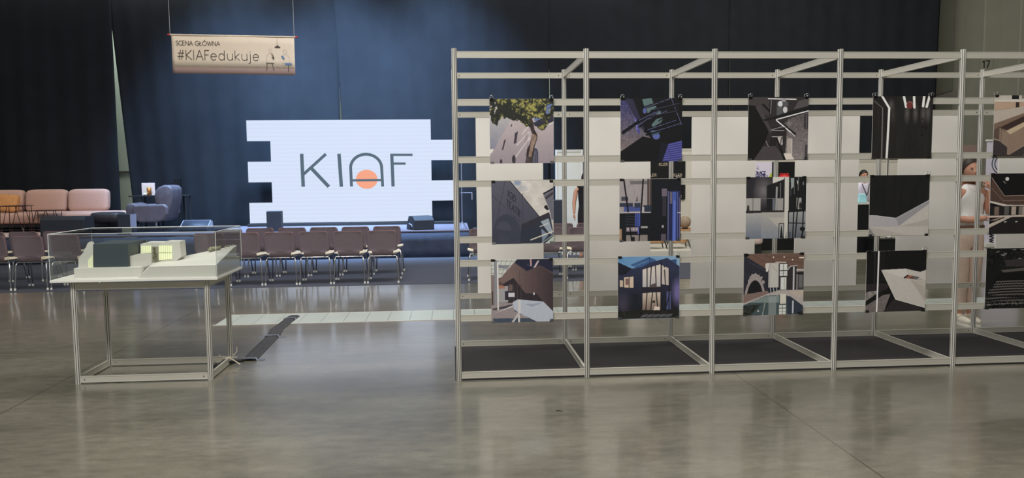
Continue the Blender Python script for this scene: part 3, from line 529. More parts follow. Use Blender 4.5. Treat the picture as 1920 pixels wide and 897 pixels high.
def art_drawers():
    a = Art((160, 134, 112)); a.R(0, 0, 1, .07, (190, 180, 165)); a.R(.29, 0, .41, .065, (30, 28, 30)); a.R(.46, 0, .7, .05, (120, 112, 104)); a.R(.7, .02, .9, .065, (34, 32, 32)); a.R(0, .07, 1, .1, (206, 198, 184)); a.P([(0, .11), (1, .09), (1, .02+.09), (.5, .18), (0, .24)], (188, 152, 124)); a.R(.36, .11, .42, .2, (60, 44, 40))
    a.P([(0, .25), (.5, .18), (1, .1), (1, .12), (.5, .29), (0, .46)], (184, 168, 152)); a.P([(0, .46), (.5, .29), (1, .12), (1, .2), (.5, .36), (.1, .53), (0, .6)], (126, 98, 80)); a.P([(.1, .52), (.5, .34), (1, .14), (1, .2), (.22, .57)], (64, 46, 40))
    a.P([(0, .56), (.1, .5), (.25, .62), (.25, .82), (.1, .72), (0, .7)], (96, 74, 64)); a.P([(.1, .53), (.25, .62), (.25, .83), (.1, .73)], (146, 120, 100)); a.L([(.13, .54), (.13, .75)], .008, (90, 68, 56)); a.P([(.22, .58), (1, .2), (1, .26), (.29, .64)], (198, 170, 134)); a.P([(.29, .63), (1, .25), (1, .5), (.28, .96), (.24, .95), (.25, .63)], (146, 118, 98))
    a.P([(0, .72), (.1, .74), (.24, .84), (.24, .96), (.28, .97), (1, .55), (1, 1), (0, 1)], (62, 54, 54)); a.P([(.5, .98), (1, .7), (1, .85), (.7, 1)], (110, 92, 82))
    return a
def art_auditorium():
    a = Art((21, 19, 21)); a.E(.28, .09, .032, .03, (205, 200, 192)); a.P([(.2, .12), (.24, .14), (.26, .17)], (190, 186, 180)); a.E(.6, .08, .03, .03, (190, 186, 180)); a.E(.8, .1, .025, .03, (190, 186, 180))
    a.P([(.02, .07), (.23, .37), (1, .37), (1, .52), (.22, .52), (0, .46)], (84, 60, 52)); a.L([(.02, .07), (.24, .37), (1, .36)], .01, (160, 135, 120)); a.L([(.02, .24), (.22, .45), (1, .45)], .007, (140, 112, 98))
    a.P([(0, .45), (.3, .52), (.8, .53), (1, .53), (1, .55), (.28, .555), (0, .48)], (198, 184, 172)); a.R(0, .54, 1, .7, (36, 32, 32))
    for x, c in ((.08, (120, 96, 84)), (.25, (90, 86, 84)), (.37, (172, 150, 134)), (.5, (120, 106, 98)), (.56, (160, 144, 132)), (.7, (150, 128, 114)), (.85, (160, 140, 128))): a.R(x, .55, x+.08, .69, c)
    a.P([(0, .7), (1, .69), (1, .72), (0, .73)], (196, 174, 160)); a.P([(0, .84), (.3, .72), (.36, .73), (0, .9)], (186, 168, 154)); a.P([(.0, .78), (.3, .7), (.1, .78)], (150, 128, 114)); a.P([(0, .9), (.35, .735), (1, .73), (1, 1), (0, 1)], (34, 29, 31))
    for x in (.26, .45, .62, .8): a.P([(x, .79), (x+.045, .8), (x, .82)], (176, 168, 162))
    return a
def art_seats():
    a = Art((22, 22, 22)); a.N([(0, 0), (1, 0), (1, .3), (0, .3)], 22, 30, 30); r = np.random.RandomState(3)
    for k in range(16):
        x, y = r.rand()*.9+.05, r.rand()*.22+.02; a.L([(x, y), (x+.05, y+r.rand()*.04-.02)], .009, (150, 148, 146))
    a.P([(.3, .2), (1, .14), (1, .32), (.35, .3)], (54, 49, 50)); a.P([(.25, .36), (1, .3), (1, .35), (.3, .4)], (88, 80, 74)); a.P([(.2, .42), (1, .38), (1, .55), (.1, .58)], (16, 16, 17))
    for row in range(9):
        y = .56+.008*row+.045*row*(.7+row*.02)
        for k in range(26):
            x = k*.045+((row % 2)*.02)+.02*row*.1; yy = y-.03*math.sin(PI*min(1, x))*.6
            if yy < .98 and x > .16-.03*row: a.L([(x, yy+.014), (x+.004, yy), (x+.028, yy), (x+.032, yy+.014)], .009, (126, 120, 114))
    a.L([(0, .78), (1, .84)], .02, (20, 20, 20)); a.L([(0, .88), (1, .9)], .02, (40, 38, 36)); a.N([(0, .88), (1, .88), (1, 1), (0, 1)], 70, 50, 30)
    return a
def print_mat(name):
    m = bpy.data.materials.new(name); m.use_nodes = True; nt = m.node_tree; b = nt.nodes['Principled BSDF']
    v = nt.nodes.new('ShaderNodeVertexColor'); v.layer_name = 'print'; nt.links.new(v.outputs[0], b.inputs['Base Color'])
    b.inputs['Roughness'].default_value = .5; b.inputs['Specular IOR Level'].default_value = .3
    return m
M['print'] = print_mat('printed_photograph')
def make_print(art, x0, x1, z1, z0, y, label, lean=0, gain=1.1, up=False):
    w, h = x1-x0, z1-z0; root = empty('photo_print', ((x0+x1)/2, y, z0)); tag(root, label, 'photograph', 'square photo prints clipped to the display frame')
    vs = [(-w/2+w*U[j, i], 0, h*(1-Vv[j, i])) for j in range(NP+1) for i in range(NP+1)]
    vs = [(a, b-.004*math.sin(PI*(c/h))*.5, c) for a, b, c in vs]
    fs = [(j*(NP+1)+i, (j+1)*(NP+1)+i, (j+1)*(NP+1)+i+1, j*(NP+1)+i+1) for j in range(NP) for i in range(NP)]
    me = bpy.data.meshes.new('sheet'); me.from_pydata(vs, [], fs); me.materials.append(M['print'])
    ca = me.color_attributes.new('print', 'FLOAT_COLOR', 'POINT')
    gr_ = np.random.RandomState(2).normal(0, 3.2, U.shape)[..., None]+((vnoise(40, 40, 3, 77)-.5)*12)[..., None]; im = art.im*.74+art.im.mean(axis=2, keepdims=True)*.26+gr_*(art.im.mean(axis=2, keepdims=True)/255*.8+.25); c = np.clip(im*gain, 0, 250)/255.; c = np.where(c <= .04045, c/12.92, ((c+.055)/1.055)**2.4)
    buf = np.ones(((NP+1)**2, 4), np.float32); buf[:, :3] = c.reshape(-1, 3); ca.data.foreach_set('color', buf.ravel()); me.update()
    o = bpy.data.objects.new('printed_sheet', me); C.objects.link(o); o.parent = root
    MB().box(-w/2, w/2, .0006, .003, 0, h).build('backing_sheet', M['print_edge'], root)
    for sx in (-1, 1):
        for zz, s in ((h, 1), (0, -1)):
            b = MB(); cx = sx*(w/2-.015)
            b.prism([(-.012, 0), (.012, 0), (.003, .019), (-.003, .019)] if s < 0 else [(-.012, 0), (.012, 0), (.003, -.019), (-.003, -.019)], cx-.013, cx+.013, 'x')
            b.v = [(p[0], p[1]+.001, p[2]+zz+(.004 if s > 0 else -.004)) for p in b.v]
            cl = b.build('clip', M['clip'], root)
            if not (s > 0 and (up or (sx > 0 and round(x0*7) % 2))): continue
            t = MB()
            for q in (-1, 1):
                zt = zz+s*.004
                t.tube([(cx-.01, -.011*q+.001, zt), (cx-.012, -.016*q+.001, zt+s*.01), (cx-.006, -.018*q, zt+s*.021), (cx+.006, -.018*q, zt+s*.021), (cx+.012, -.016*q+.001, zt+s*.01), (cx+.01, -.011*q+.001, zt)], .0013, 6)
            t.build('clip_handle', M['wire'], cl)
    return root
# ================================================================ THE SETTING
def struct(name, mb, m, **k): return tag(mb.build(name, m, **k), kind='structure')
struct('floor', MB().box(-16, 22, -3, 26, -.1, 0), M['floor'])
struct('wall_back', MB().box(-16, 22, 19.2, 19.5, 0, 11), M['wall_back'])
struct('trim_1', MB().box(-16, 22, 19.17, 19.2, 1.72, 1.76), M['alu_dark'])
# side hall wall seen past the curtain, with pilasters
struct('wall_right', MB().box(11.25, 22, 18.6, 19.19, 0, 11).box(15.2, 22, 17.9, 18.6, 0, 11), M['wall'])
struct('trim_2', MB().prism([(at(1838, 118, 17.6)[0], 17.5), (at(1876, 118, 17.6)[0], 17.5), (at(1876, 118, 17.6)[0], 18.6), (at(1838, 118, 17.6)[0], 18.6)], 0, 11), M['column'], bevel=.02)
struct('trim_3', MB().box(at(1893, 118, 17.2)[0], 22, 16.9, 17.9, 0, 11), M['column'], bevel=.02)
struct('trim_4', MB().box(13.35, 13.55, 18.0, 18.6, 0, 11), M['model_green'], bevel=.01)
struct('trim_5', MB().add([at(1738, 184, 18.4), at(1838, 157, 18.4), at(1838, 180, 18.4), at(1738, 184, 18.4)], [(0, 1, 2)]).add([(p[0], p[1]+.2, p[2]) for p in (at(1738, 184, 18.4), at(1838, 157, 18.4), at(1838, 180, 18.4))], [(0, 1, 2)]), M['alu_dark'])
# number 17 on the column
p = at(1836, 131, 17.49); sheet = MB().box(at(1839, 118, 17.49)[0], at(1862, 118, 17.49)[0], 17.485, 17.495, at(1850, 132, 17.49)[2], at(1850, 108, 17.49)[2])
num = tag(sheet.build('number_sign', M['column']), 'pale wall sign with the black number 17 on the hall column', 'sign')
t = MB(); h = .155; ls, tw = text_lines('17', h, .12); ribbons(t, ls, .026, lambda a, b: (at(1841, 127, 17.48)[0]+a, 17.48, at(1841, 127, 17.48)[2]+b), 0, True); t.build('digits', M['black'], num)

# duct covers: a strip of pale metal plates let into the floor
def plates_mat():
    m = mat('duct_plate_metal', (188, 196, 188), .3, .1, .05, 3); nt = m.node_tree; N = nt.nodes; L = nt.links; b = N['Principled BSDF']
    src = b.inputs['Base Color'].links[0].from_socket; tc = N.new('ShaderNodeTexCoord'); sp = N.new('ShaderNodeSeparateXYZ'); L.new(tc.outputs['Object'], sp.inputs[0])
    p = N.new('ShaderNodeMath'); p.operation = 'PINGPONG'; L.new(sp.outputs['X'], p.inputs[0]); p.inputs[1].default_value = .12
    l = N.new('ShaderNodeMath'); l.operation = 'LESS_THAN'; L.new(p.outputs[0], l.inputs[0]); l.inputs[1].default_value = .0022
    mx = N.new('ShaderNodeMix'); mx.data_type = 'RGBA'; L.new(l.outputs[0], mx.inputs[0]); L.new(src, mx.inputs[6]); mx.inputs[7].default_value = (*lin((80, 84, 76)), 1); L.new(mx.outputs[2], b.inputs['Base Color'])
    return m
struct('trim_6', MB().box(-2.55, 14, 8.57, 9.16, 0, .003), plates_mat())
tag(MB().box(-2.57, 14, 8.55, 8.57, 0, .004).box(-2.57, 14, 9.16, 9.18, 0, .004).build('trim_7', M['alu']), kind='structure')

# hall carpet under the audience
tag(MB().box(-11, 4.35, 11.47, 15.18, 0, .006).build('event_carpet', M['carpet_hall']), 'large dark grey carpet laid under the rows of audience chairs', 'carpet')

# ================================================================ CURTAINS
def curtain(name, xl, xr, label, y=17.8, top=10.5, bot=.02, seed=0, wl=.42, m='curtain'):
    W = xr(0)-xl(0); nu = int(max(8, W/wl*8)); mb = MB(); rr = random.Random(seed); ph = [rr.uniform(0, 6) for _ in range(4)]
    def fn(u, v):
        z = bot+(top-bot)*v; x = xl(z)+(xr(z)-xl(z))*u; s = u*W
        yy = y+.012*math.sin(2*PI*s/wl+ph[0]+.6*math.sin(s*1.3+ph[1]))+.03*math.sin(2*PI*s/1.7+ph[2])*(.6+.4*math.sin(z*.7+ph[3]))
        return (x, yy, z)
    mb.grid(fn, nu, 26)
    o = mb.build(name, M[m], solid=.006); return tag(o, label, 'curtain', 'black stage curtains')
c = lambda k: (lambda z: k)
curtain('stage_curtain', c(-16), c(-7.19), 'black floor-length curtain left of the narrow light gap, behind the pink sofa', seed=1)
curtain('stage_curtain', lambda z: -7.19+.068*(3.95-z), c(-2.44), 'black curtain hanging between the gap by the armchair and the gap above the screen', seed=2, y=17.95)
curtain('stage_curtain', lambda z: -2.44+.042*(3.95-z), c(2.22), 'blue-lit black curtain behind the right half of the glowing screen', seed=3)
curtain('stage_curtain', lambda z: 2.22+(.02 if 2.9 < z < 3.9 else 0), c(6.35), 'black curtain seen above the first two bays of the display frame', seed=4)
curtain('stage_curtain', lambda z: 6.36+(.015 if z < 4.4 else 0), lambda z: 11.22+.02*z, 'rightmost black curtain, ending beside the olive hall wall', seed=5)

# ================================================================ STAGE
st = empty('stage', (-5.8, 15.2, 0)); tag(st, 'low black-skirted stage with a grey deck in front of the curtain', 'stage')
SX0, SX1, SY0, SY1, SZ = -11.5, .33, 15.2, 17.6, .52
loc = lambda x: x+5.8
b = MB(); b.box(loc(SX0), loc(SX1), 0, SY1-SY0, SZ-.03, SZ); b.build('deck', M['stage_top'], st, bevel=.004)
def skf(u, v):
    x = loc(SX0)+(SX1-SX0)*u; s = u*(SX1-SX0); return (x, -.012+.008*math.sin(s*9+math.sin(s*2.1)*2)+.006*math.sin(s*23)*v, .006+(SZ-.045)*(1-v))
b = MB(); b.grid(skf, 600, 3); b.build('front_skirt', M['skirt'], st, solid=.003)
b = MB(); b.grid(lambda u, v: (loc(SX1)+.008+.006*math.sin(u*40), .0+(SY1-SY0)*u, .006+(SZ-.045)*(1-v)), 60, 2); b.build('side_skirt', M['skirt'], st, solid=.003)
for x in (-11, -9, -7, -5, -3, -1, .2):
    for y in (.2, 2.2): MB().prism([(loc(x)+.03*math.cos(a), y+.03*math.sin(a)) for a in np.linspace(0, 2*PI, 13)[:-1]], .005, SZ-.03).build('leg', M['alu'], st)
tag(MB().box(-11.2, -7.72, 15.25, 16.38, SZ, SZ+.012).build('rug', M['rug']), 'pale pink rug lying on the stage front before the sofa', 'rug')

# ================================================================ LED SCREEN
scr = empty('led_screen', (-2.12, 17.3, SZ)); tag(scr, 'large glowing LED screen with stepped edges showing the KIAF logo', 'screen')
tw, z0s, th = .4865, .595, .4385; X0 = -4.32
dm, bm_ = MB(), MB(); rows = [(0, 8), (1, 9), (0, 8), (1, 9), (0, 8)]     # from the bottom; first col, last col
for r, (a, bq) in enumerate(rows):
    for cidx in range(a, bq):
        x = X0+cidx*tw+2.12; z = z0s+r*th-SZ
        dm.box(x, x+tw, -.03, 0, z, z+th); bm_.box(x+.01, x+tw-.01, .001, .07, z+.01, z+th-.01)
# the left edge steps the other way round from the right edge: bottom row starts at the far left
dm, bm_ = MB(), MB()
for r in range(5):
    a = 0 if r % 2 == 0 else 1; e = 8 if r % 2 == 0 else 9
    for k in range(a, e):
        x = X0+k*tw+2.12; z = z0s+r*th-SZ
        dm.box(x, x+tw, -.03, 0, z, z+th); bm_.box(x+.01, x+tw-.01, .001, .07, z+.01, z+th-.01)
disp = dm.build('display', M['led'], scr); bm_.build('module_housing', M['black'], scr)
MB().box(-2.25, 2.25, -.05, .12, .0, .06).build('base_rail', M['black'], scr, bevel=.005)
for k in range(2, 8): MB().box(-2.18+k*tw*.985, -2.14+k*tw*.985, .07, .12, .06, 2.2).build('upright', M['black'], scr)
lx = lambda px, py: at(px, py, 17.26)
lg = MB()
def L3(pts, w): ribbons(lg, [[(lx(*p)[0]+2.12, lx(*p)[2]-SZ) for p in pts]], w, lambda a, b_: (a, -.034, b_), 0, False)
L3([(565.5, 288.5), (568.5, 350.5)], .075)
L3([(611, 289), (568, 328)], .062); L3([(582, 314), (616.5, 350.5)], .075)
L3([(635.5, 288.5), (640, 350.5)], .075)
cx, cz = lx(686, 313)[0]+2.12, lx(686, 313)[2]-SZ; rx, rz = .335, .25
L3([(659, 350), (657.5, 315)], .062); L3([(717.5, 350), (715.5, 313)], .062)
A0 = lx(657.5, 316); A1 = lx(715.5, 314); mx_ = (A0[0]+A1[0])/2+2.12; rxx = (A1[0]-A0[0])/2; zz0 = (A0[2]+A1[2])/2-SZ; top = lx(686, 289.5)[2]-SZ
ribbons(lg, [[(mx_+rxx*math.cos(t), zz0+(top-zz0)*math.sin(t)) for t in np.linspace(PI, 0, 30)]], .062, lambda a, b_: (a, -.034, b_), 0)
L3([(734.5, 289), (737, 350)], .07); L3([(732, 290.5), (773.5, 290.5)], .05); L3([(735, 307), (760.5, 307)], .05)
logo = lg.build('logo_letters', M['led_grey'], disp)
b = MB(); L3b = lg; q0, q1 = lx(659, 338.5), lx(717, 338)
og = MB(); oc = lx(687.5, 336.5); n = 40
og.add([(oc[0]+2.12+.232*math.cos(2*PI*k/n), -.032, oc[2]-SZ+.205*math.sin(2*PI*k/n)) for k in range(n)], [tuple(range(n))]); og.build('logo_sun', M['led_orange'], disp)
b = MB(); ribbons(b, [[(q0[0]+2.12, q0[2]-SZ), (q1[0]+2.12, q1[2]-SZ)]], .05, lambda a, b_: (a, -.037, b_), 0, False); b.build('logo_crossbar', M['led_grey'], disp)

# ================================================================ HANGING BANNER
YB = 14.5; P0 = at(321, 65, YB); P1 = at(551.5, 69.5, YB); P2 = at(324.5, 137.5, YB)
bn = empty('hanging_banner', (P0[0], YB, P0[2])); tag(bn, 'cream banner hanging on two cords, reading SCENA GŁÓWNA #KIAFedukuje', 'banner')
dx = P1[0]-P0[0]; drop = (P1[2]-P0[2])/dx; W = dx; H = P0[2]-P2[2]
tf = lambda y: (lambda a, b_: (a, y, b_+drop*a))
b = MB(); b.grid(lambda u, v: (W*u, .004*math.sin(u*9), -H*v*.83+drop*W*u), 40, 4); b.build('cloth', M['cream_sign'], bn, solid=.002)
b = MB(); b.grid(lambda u, v: (W*u, .004*math.sin(u*9), -H*.83-H*.17*v+drop*W*u), 40, 2); b.build('brown_stripe', M['brown_sign'], bn, solid=.002)
b = MB(); b.tube([(-.03, 0, 0), (W+.03, 0, drop*W)], .014, 10); b.build('pole', M['cream_sign'], bn)
for xx in (-.04, W+.04):
    b = MB(); b.tube([(xx-.02, 0, drop*xx), (xx+.02, 0, drop*xx)], .016, 8); b.build('pole_cap', M['red'], bn)
for xx in (-.02, W+.0):
    b = MB(); b.tube([(xx, 0, drop*xx), (xx-.012, 0, 4.3)], .005, 6); b.build('cord', M['string'], bn)
k = W/230.5  # metres per photo pixel on the sheet
tx = MB(); fit_text(tx, 'SCENA GŁÓWNA', 8*k, -19.5*k, 83*k, 8.2*k, .85*k, tf(-.008), 0, .05)
fit_text(tx, '#KIAFedukuje', 9.5*k, -46.5*k+0*k, 156*k, 18*k, 1.15*k, tf(-.008), 0, .075); tx.build('lettering', M['ink'], bn)
dr = MB(); R_ = lambda ls, w: ribbons(dr, [[(a*k, -c_*k) for a, c_ in l] for l in ls], w*k, tf(-.009))
R_([[(198, 4), (198, 17)]], .4); R_([[(194, 20), (203, 20)]], 2.2); R_([[(197, 18), (200, 18)]], 2)
R_([[(176, 51), (190, 51)], [(178, 51), (177, 64)], [(187.5, 51), (190, 64)]], 1.1); R_([[(218, 54), (218, 66)]], 1.1); R_([[(187, 33), (190, 37), (191, 40)], [(188, 39), (190.5, 43)]], 1.9)
dr.build('drawn_furniture', M['ink'], bn)
dr = MB(); R_([[(212.5, 52), (223.5, 52)]], 3.2); R_([[(206.5, 37), (210, 42)]], 3); dr.build('drawn_stool_blue', M['ink_blue'], bn)
dr = MB()
R_([[(a, -c2) for a, c2 in arc(184.5, -27, 3, 3.5, 0, 360, 12)], [(182, 31), (178, 37), (176, 48), (187, 50), (192, 50), (195, 64)], [(184, 31), (189, 36), (193, 42)], [(a, -c2) for a, c2 in arc(212, -28, 3.5, 4, 0, 360, 12)], [(214, 32), (220, 38), (222, 49), (212, 50), (206, 50), (204, 64)], [(212, 33), (209, 38)]], .5)
dr.build('drawn_figures', M['ink_faint'], bn)

# ================================================================ EXHIBITION FRAME
RX, RY, RW, RD = .035465, 5.97627, .992713, 1.18438
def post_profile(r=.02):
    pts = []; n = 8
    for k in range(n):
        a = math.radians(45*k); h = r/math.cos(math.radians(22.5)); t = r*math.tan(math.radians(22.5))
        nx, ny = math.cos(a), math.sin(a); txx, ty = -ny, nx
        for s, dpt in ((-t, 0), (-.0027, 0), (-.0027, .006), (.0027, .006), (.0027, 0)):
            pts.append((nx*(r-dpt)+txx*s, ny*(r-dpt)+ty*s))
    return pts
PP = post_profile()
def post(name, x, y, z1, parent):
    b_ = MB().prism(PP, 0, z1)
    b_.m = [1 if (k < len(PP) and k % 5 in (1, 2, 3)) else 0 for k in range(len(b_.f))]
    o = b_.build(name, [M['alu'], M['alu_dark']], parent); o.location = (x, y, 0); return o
def rail_mesh(L, h=.05, t=.018):
    b = MB(); q = h/2
    prof = [(-t/2, -q), (-t/2, -q+.006), (-t/2+.0015, -q+.007), (-t/2+.0015, q-.007), (-t/2, q-.006), (-t/2, q), (-t/4, q), (-t/4, q-.003), (t/4, q-.003), (t/4, q), (t/2, q), (t/2, q-.006), (t/2-.0015, q-.007), (t/2-.0015, -q+.007), (t/2, -q+.006), (t/2, -q)]
    b.prism(prof, 0, L, 'x'); return b.mesh('rail', M['alu_rail'])
rk = empty('exhibition_rack', (RX, RY, 0)); tag(rk, 'long aluminium exhibition frame of open bays carrying three rows of photographs', 'display frame')
me_x = rail_mesh(RW-.04); me_y = rail_mesh(RD-.04)
scm = None
def rail(me, x, y, z, rz, parent, screws=False, L=RW-.04):
    o = bpy.data.objects.new('rail', me); C.objects.link(o); o.parent = parent; o.location = (x, y, z); o.rotation_euler = (0, 0, rz)
    if screws:
        for s in (.03, L-.03):
            q = MB().lathe([(0, 0), (.0045, 0), (.0045, .0015), (0, .002)], n=10)
            q.v = [(a+s, -.0085-zc, b_) for a, b_, zc in q.v]; q.build('screw', M['clip'], o)
    return o
for i in range(7): post('post', i*RW, 0, 2.515, rk); post('post', i*RW, RD, 2.515, rk)
FZ = (2.47, 2.117, 1.69, 1.509, 1.085, .905, .484, .04); BZ = (2.463, 2.115, .472, .03)
for i in range(6):
    for z in FZ: rail(me_x, i*RW+.02, 0, z, 0, rk)
    for z in BZ: rail(me_x, i*RW+.02, RD, z, 0, rk, True)
    b = MB().box(i*RW+.19, i*RW+.797, RD-.006, RD+.006, .497, 2.09); b.build('white_panel', M['panel'], rk)
for i in range(7):
    for z in (2.47, .032): rail(me_y, i*RW, .02, z, PI/2, rk)
tag(MB().box(RX-.03, RX+6*RW+.05, RY-.005, RY+RD+.03, 0, .004).build('floor_carpet', M['carpet'], bevel=.001), 'charcoal carpet lying inside the bays of the aluminium display frame', 'carpet')

prints = [
 [(art_tree, 'framed column one, top: photo print of a leafy tree before a pale gabled wall'), (art_nightbeams, 'photo print of blue-lit diagonal roof beams at night, top row second column'), (art_passage, 'black and white photo print of a passage crossed by light tubes, top row'), (art_tubes, 'photo print of a black room with vertical white light tubes and red disc'), (art_drawers, 'photo print of pale wooden drawers and benches, cut off by the right edge')],
 [(art_theatre, 'photo print of a dark theatre wall with TEATR lettering against clouds'), (art_blueroom, 'photo print of an office room and blue glowing glass, middle row second column'), (art_balcony, 'photo print of a white balcony wall beside dark glazing, middle row third column'), (art_ramp, 'photo print of a black wall above angular white planes, middle row'), (art_auditorium, 'photo print of a balcony hall with brown walls under black ceiling')],
 [(art_foyer, 'photo print of an angular brown wooden foyer with white desk, bottom left'), (art_villa, 'photo print of a dark house with bright tall windows at dusk'), (art_lobby, 'photo print of a lobby with arch, wooden ceiling and reflecting floor'), (art_desk, 'photo print of a white angular desk with coloured bars on black'), (art_seats, 'nearly black photo print of rows of seats, bottom right corner of frame')]]
prints[0][0] = (art_tree, 'photo print of a leafy tree before a pale gabled wall, top left')
ZR = ((2.14, 1.66), (1.528, 1.05), (.932, .447)); XO = ((.258, .734), (.25, .728), (.239, .722))
for r in range(3):
    for i in range(5):
        fn, lab = prints[r][i]; x = RX+i*RW; sh = .012*(i-2)*(.4 if r == 0 else 0)
        make_print(fn(), x+XO[r][0]+(.014 if i == 0 and r else 0), x+XO[r][1]+(.006 if i == 0 else 0)+(.01 if i > 2 else 0), ZR[r][0]+.004*i, ZR[r][1]+.004*i, RY-.024, lab, up=(r == 0))
# ================================================================ MODEL TABLE
tb = empty('display_table', (-2.4, 6.5, 0)); tag(tb, 'white-topped table on aluminium exhibition legs carrying the acrylic model case', 'table')
o3 = lambda p: (p[0]+2.4, p[1]-6.5, p[2])
TX = (-2.895, -1.9); TY = (6.22, 6.78)
for x in TX:
    for y in TY: post('leg', x+2.4, y-6.5, .794, tb)
mx_ = rail_mesh(TX[1]-TX[0]-.04); my_ = rail_mesh(TY[1]-TY[0]-.04)
for z in (.033, .755):
    for y in TY: rail(mx_, TX[0]+2.42, y-6.5, z, 0, tb, z < .1, TX[1]-TX[0]-.04)
    for x in TX: rail(my_, x+2.4, TY[0]-6.48, z, PI/2, tb)
MB().box(-3.035+2.4, -1.8+2.4, 6.155-6.5, 6.885-6.5, .795, .815).build('tabletop', M['white'], tb, bevel=.002)

case = empty('model_case', (-2.4, 6.5, .815)); tag(case, 'clear acrylic case covering the white architectural model', 'display case')
cx0, cx1, cy0, cy1, cz1 = -.63, .597, -.342, .382, .345; t_ = .004
for nm, bx in (('front_pane', (cx0, cx1, cy0, cy0+t_, 0, cz1)), ('back_pane', (cx0, cx1, cy1-t_, cy1, 0, cz1)), ('side_pane', (cx0, cx0+t_, cy0+t_, cy1-t_, 0, cz1)), ('side_pane', (cx1-t_, cx1, cy0+t_, cy1-t_, 0, cz1)), ('top_pane', (cx0, cx1, cy0, cy1, cz1, cz1+t_))):
    MB().box(*bx).build(nm, M['acrylic'], case)
e = .0024; b = MB()
for x in (cx0, cx1):
    for y in (cy0, cy1): b.tube([(x, y, 0), (x, y, cz1+t_)], e, 6)
    b.tube([(x, cy0, cz1+t_), (x, cy1, cz1+t_)], e, 6)
for y in (cy0, cy1): b.tube([(cx0, y, cz1+t_), (cx1, y, cz1+t_)], e, 6)
b.build('glued_edges', M['acrylic_edge'], case)

md = empty('architectural_model', (-2.4, 6.5, .815)); tag(md, 'white architectural model with slate block and lit windows inside acrylic case', 'model')
q = lambda px, py, Y: (at(px, py, Y)[0]+2.4, at(px, py, Y)[1]-6.5, at(px, py, Y)[2]-.815)
def pxprism(pts, Y, d, m=0, mb=None):
    mb = mb or MB(); fr = [q(x, y, Y) for x, y in pts]; fr = [(a, b_, max(c_, 0)) for a, b_, c_ in fr]; n = len(fr)
    bk = [(a, b_+d, c_) for a, b_, c_ in fr]
    mb.add(fr+bk, [tuple(range(n)), tuple(range(n, 2*n))[::-1]]+[(i, (i+1) % n, n+(i+1) % n, n+i) for i in range(n)], m); return mb
MB().box(-.615, .585, -.33, .375, 0, .004).build('base_board', M['model_top'], md)
pl = q(137, 504, 6.24); pr_ = q(283, 502, 6.24)
MB().box(pl[0], .0, -.25, .36, .003, pl[2]).build('plateau', M['model_white'], md, bevel=.001)
# sloping ground on the right
A_ = q(281, 501, 6.185); B_ = (.583, A_[1], q(408, 498, 6.185)[2]); C_ = (.583, .28, q(450, 460, 6.78)[2]); D_ = (q(340, 479, 6.6)[0], .28, q(340, 479, 6.78)[2]); E_ = (q(283, 495, 6.42)[0], q(283, 495, 6.42)[1], q(283, 495, 6.42)[2])
b = MB(); topv = [A_, B_, C_, D_, E_]; bot = [(p[0], p[1], .003) for p in topv]; bot[0] = (q(258, 520, 6.185)[0], A_[1], .003)
# a flat front bench first, then the slope
F1 = (A_[0]+.02, A_[1]+.03, A_[2]+.002); F2 = (B_[0], B_[1]+.03, B_[2]+.002)
b.add(topv+bot, [(0, 1, 2, 3, 4), (9, 8, 7, 6, 5), (0, 5, 6, 1), (1, 6, 7, 2), (2, 7, 8, 3), (3, 8, 9, 4), (4, 9, 5, 0)]); b.build('sloping_ground', M['model_white'], md)
MB().box(D_[0], .583, .2805, .372, .003, q(455, 481, 6.85)[2]).build('rear_step', M['model_white'], md)
b = MB(); b.add([(A_[0], A_[1]-.001, A_[2]+.0015), (B_[0], B_[1]-.001, B_[2]+.0015), (B_[0], B_[1]+.012, B_[2]+.006), (A_[0], A_[1]+.012, A_[2]+.004)], [(0, 1, 2, 3)]); b.build('ground_edge', M['model_top'], md, solid=.002)
pxprism([(175.5, 503), (241, 502), (240, 456.5), (175, 457.5)], 6.3, .36).build('slate_block', M['model_slate'], md, bevel=.0015)
pxprism([(242, 500), (262, 500), (266, 453), (241, 453)], 6.68, .14).build('green_block', M['model_green'], md)
gb = pxprism([(147, 504), (147, 487), (149, 483), (152, 478), (154.5, 475.5), (157, 472), (159, 466), (161.5, 464), (162.5, 460), (164, 457), (167, 454), (172, 454), (173, 457), (174.5, 458), (175, 504)], 6.3, .03); gb = gb.build('gabled_wing', M['model_white'], md)
for k in range(0): MB().box(q(150, 0, 6.3)[0]+.002*k*0, q(173, 0, 6.3)[0], -.2018, -.2003, .075+.014*k-.0008+.0, .0758+.014*k).build('course_line', M['model_top'], gb) if k < 3 else None
pxprism([(165, 502), (165, 488), (173.5, 478), (174.5, 502)], 6.297, .003).build('painted_lit_corner', M['model_glow2'], md)  # faint emission stands in for light falling on the gable's right side
pxprism([(242, 503), (241.5, 481), (264, 475), (283, 477), (283, 497), (268, 503)], 6.33, .02).build('garden_wall', M['model_white'], md)
W_ = pxprism([(263, 497), (263, 458), (273, 458), (273, 455), (310, 455), (310, 453), (337, 453), (339.5, 481), (325, 496)], 6.52, .13).build('white_house', M['model_white'], md)
pxprism([(264.5, 474.5), (264.5, 461.5), (283, 461.5), (283, 474.5)], 6.515, .004).build('lit_window', M['model_glow'], W_)
pxprism([(298, 488.5), (298, 461), (322, 461), (322, 486)], 6.515, .004).build('lit_window', M['model_glow'], W_)
b = MB()
for x in (302, 306, 310, 314, 318): pxprism([(x-.25, 487), (x-.25, 461), (x+.25, 461), (x+.25, 487)], 6.513, .002, 0, b)
for x in (268, 272, 276, 280): pxprism([(x-.2, 474), (x-.2, 462), (x+.2, 462), (x+.2, 474)], 6.513, .002, 0, b)
pxprism([(298, 474.6), (298, 473.6), (322, 473.6), (322, 474.6)], 6.512, .002, 0, b); b.build('glazing_bars', M['model_bar'], W_)
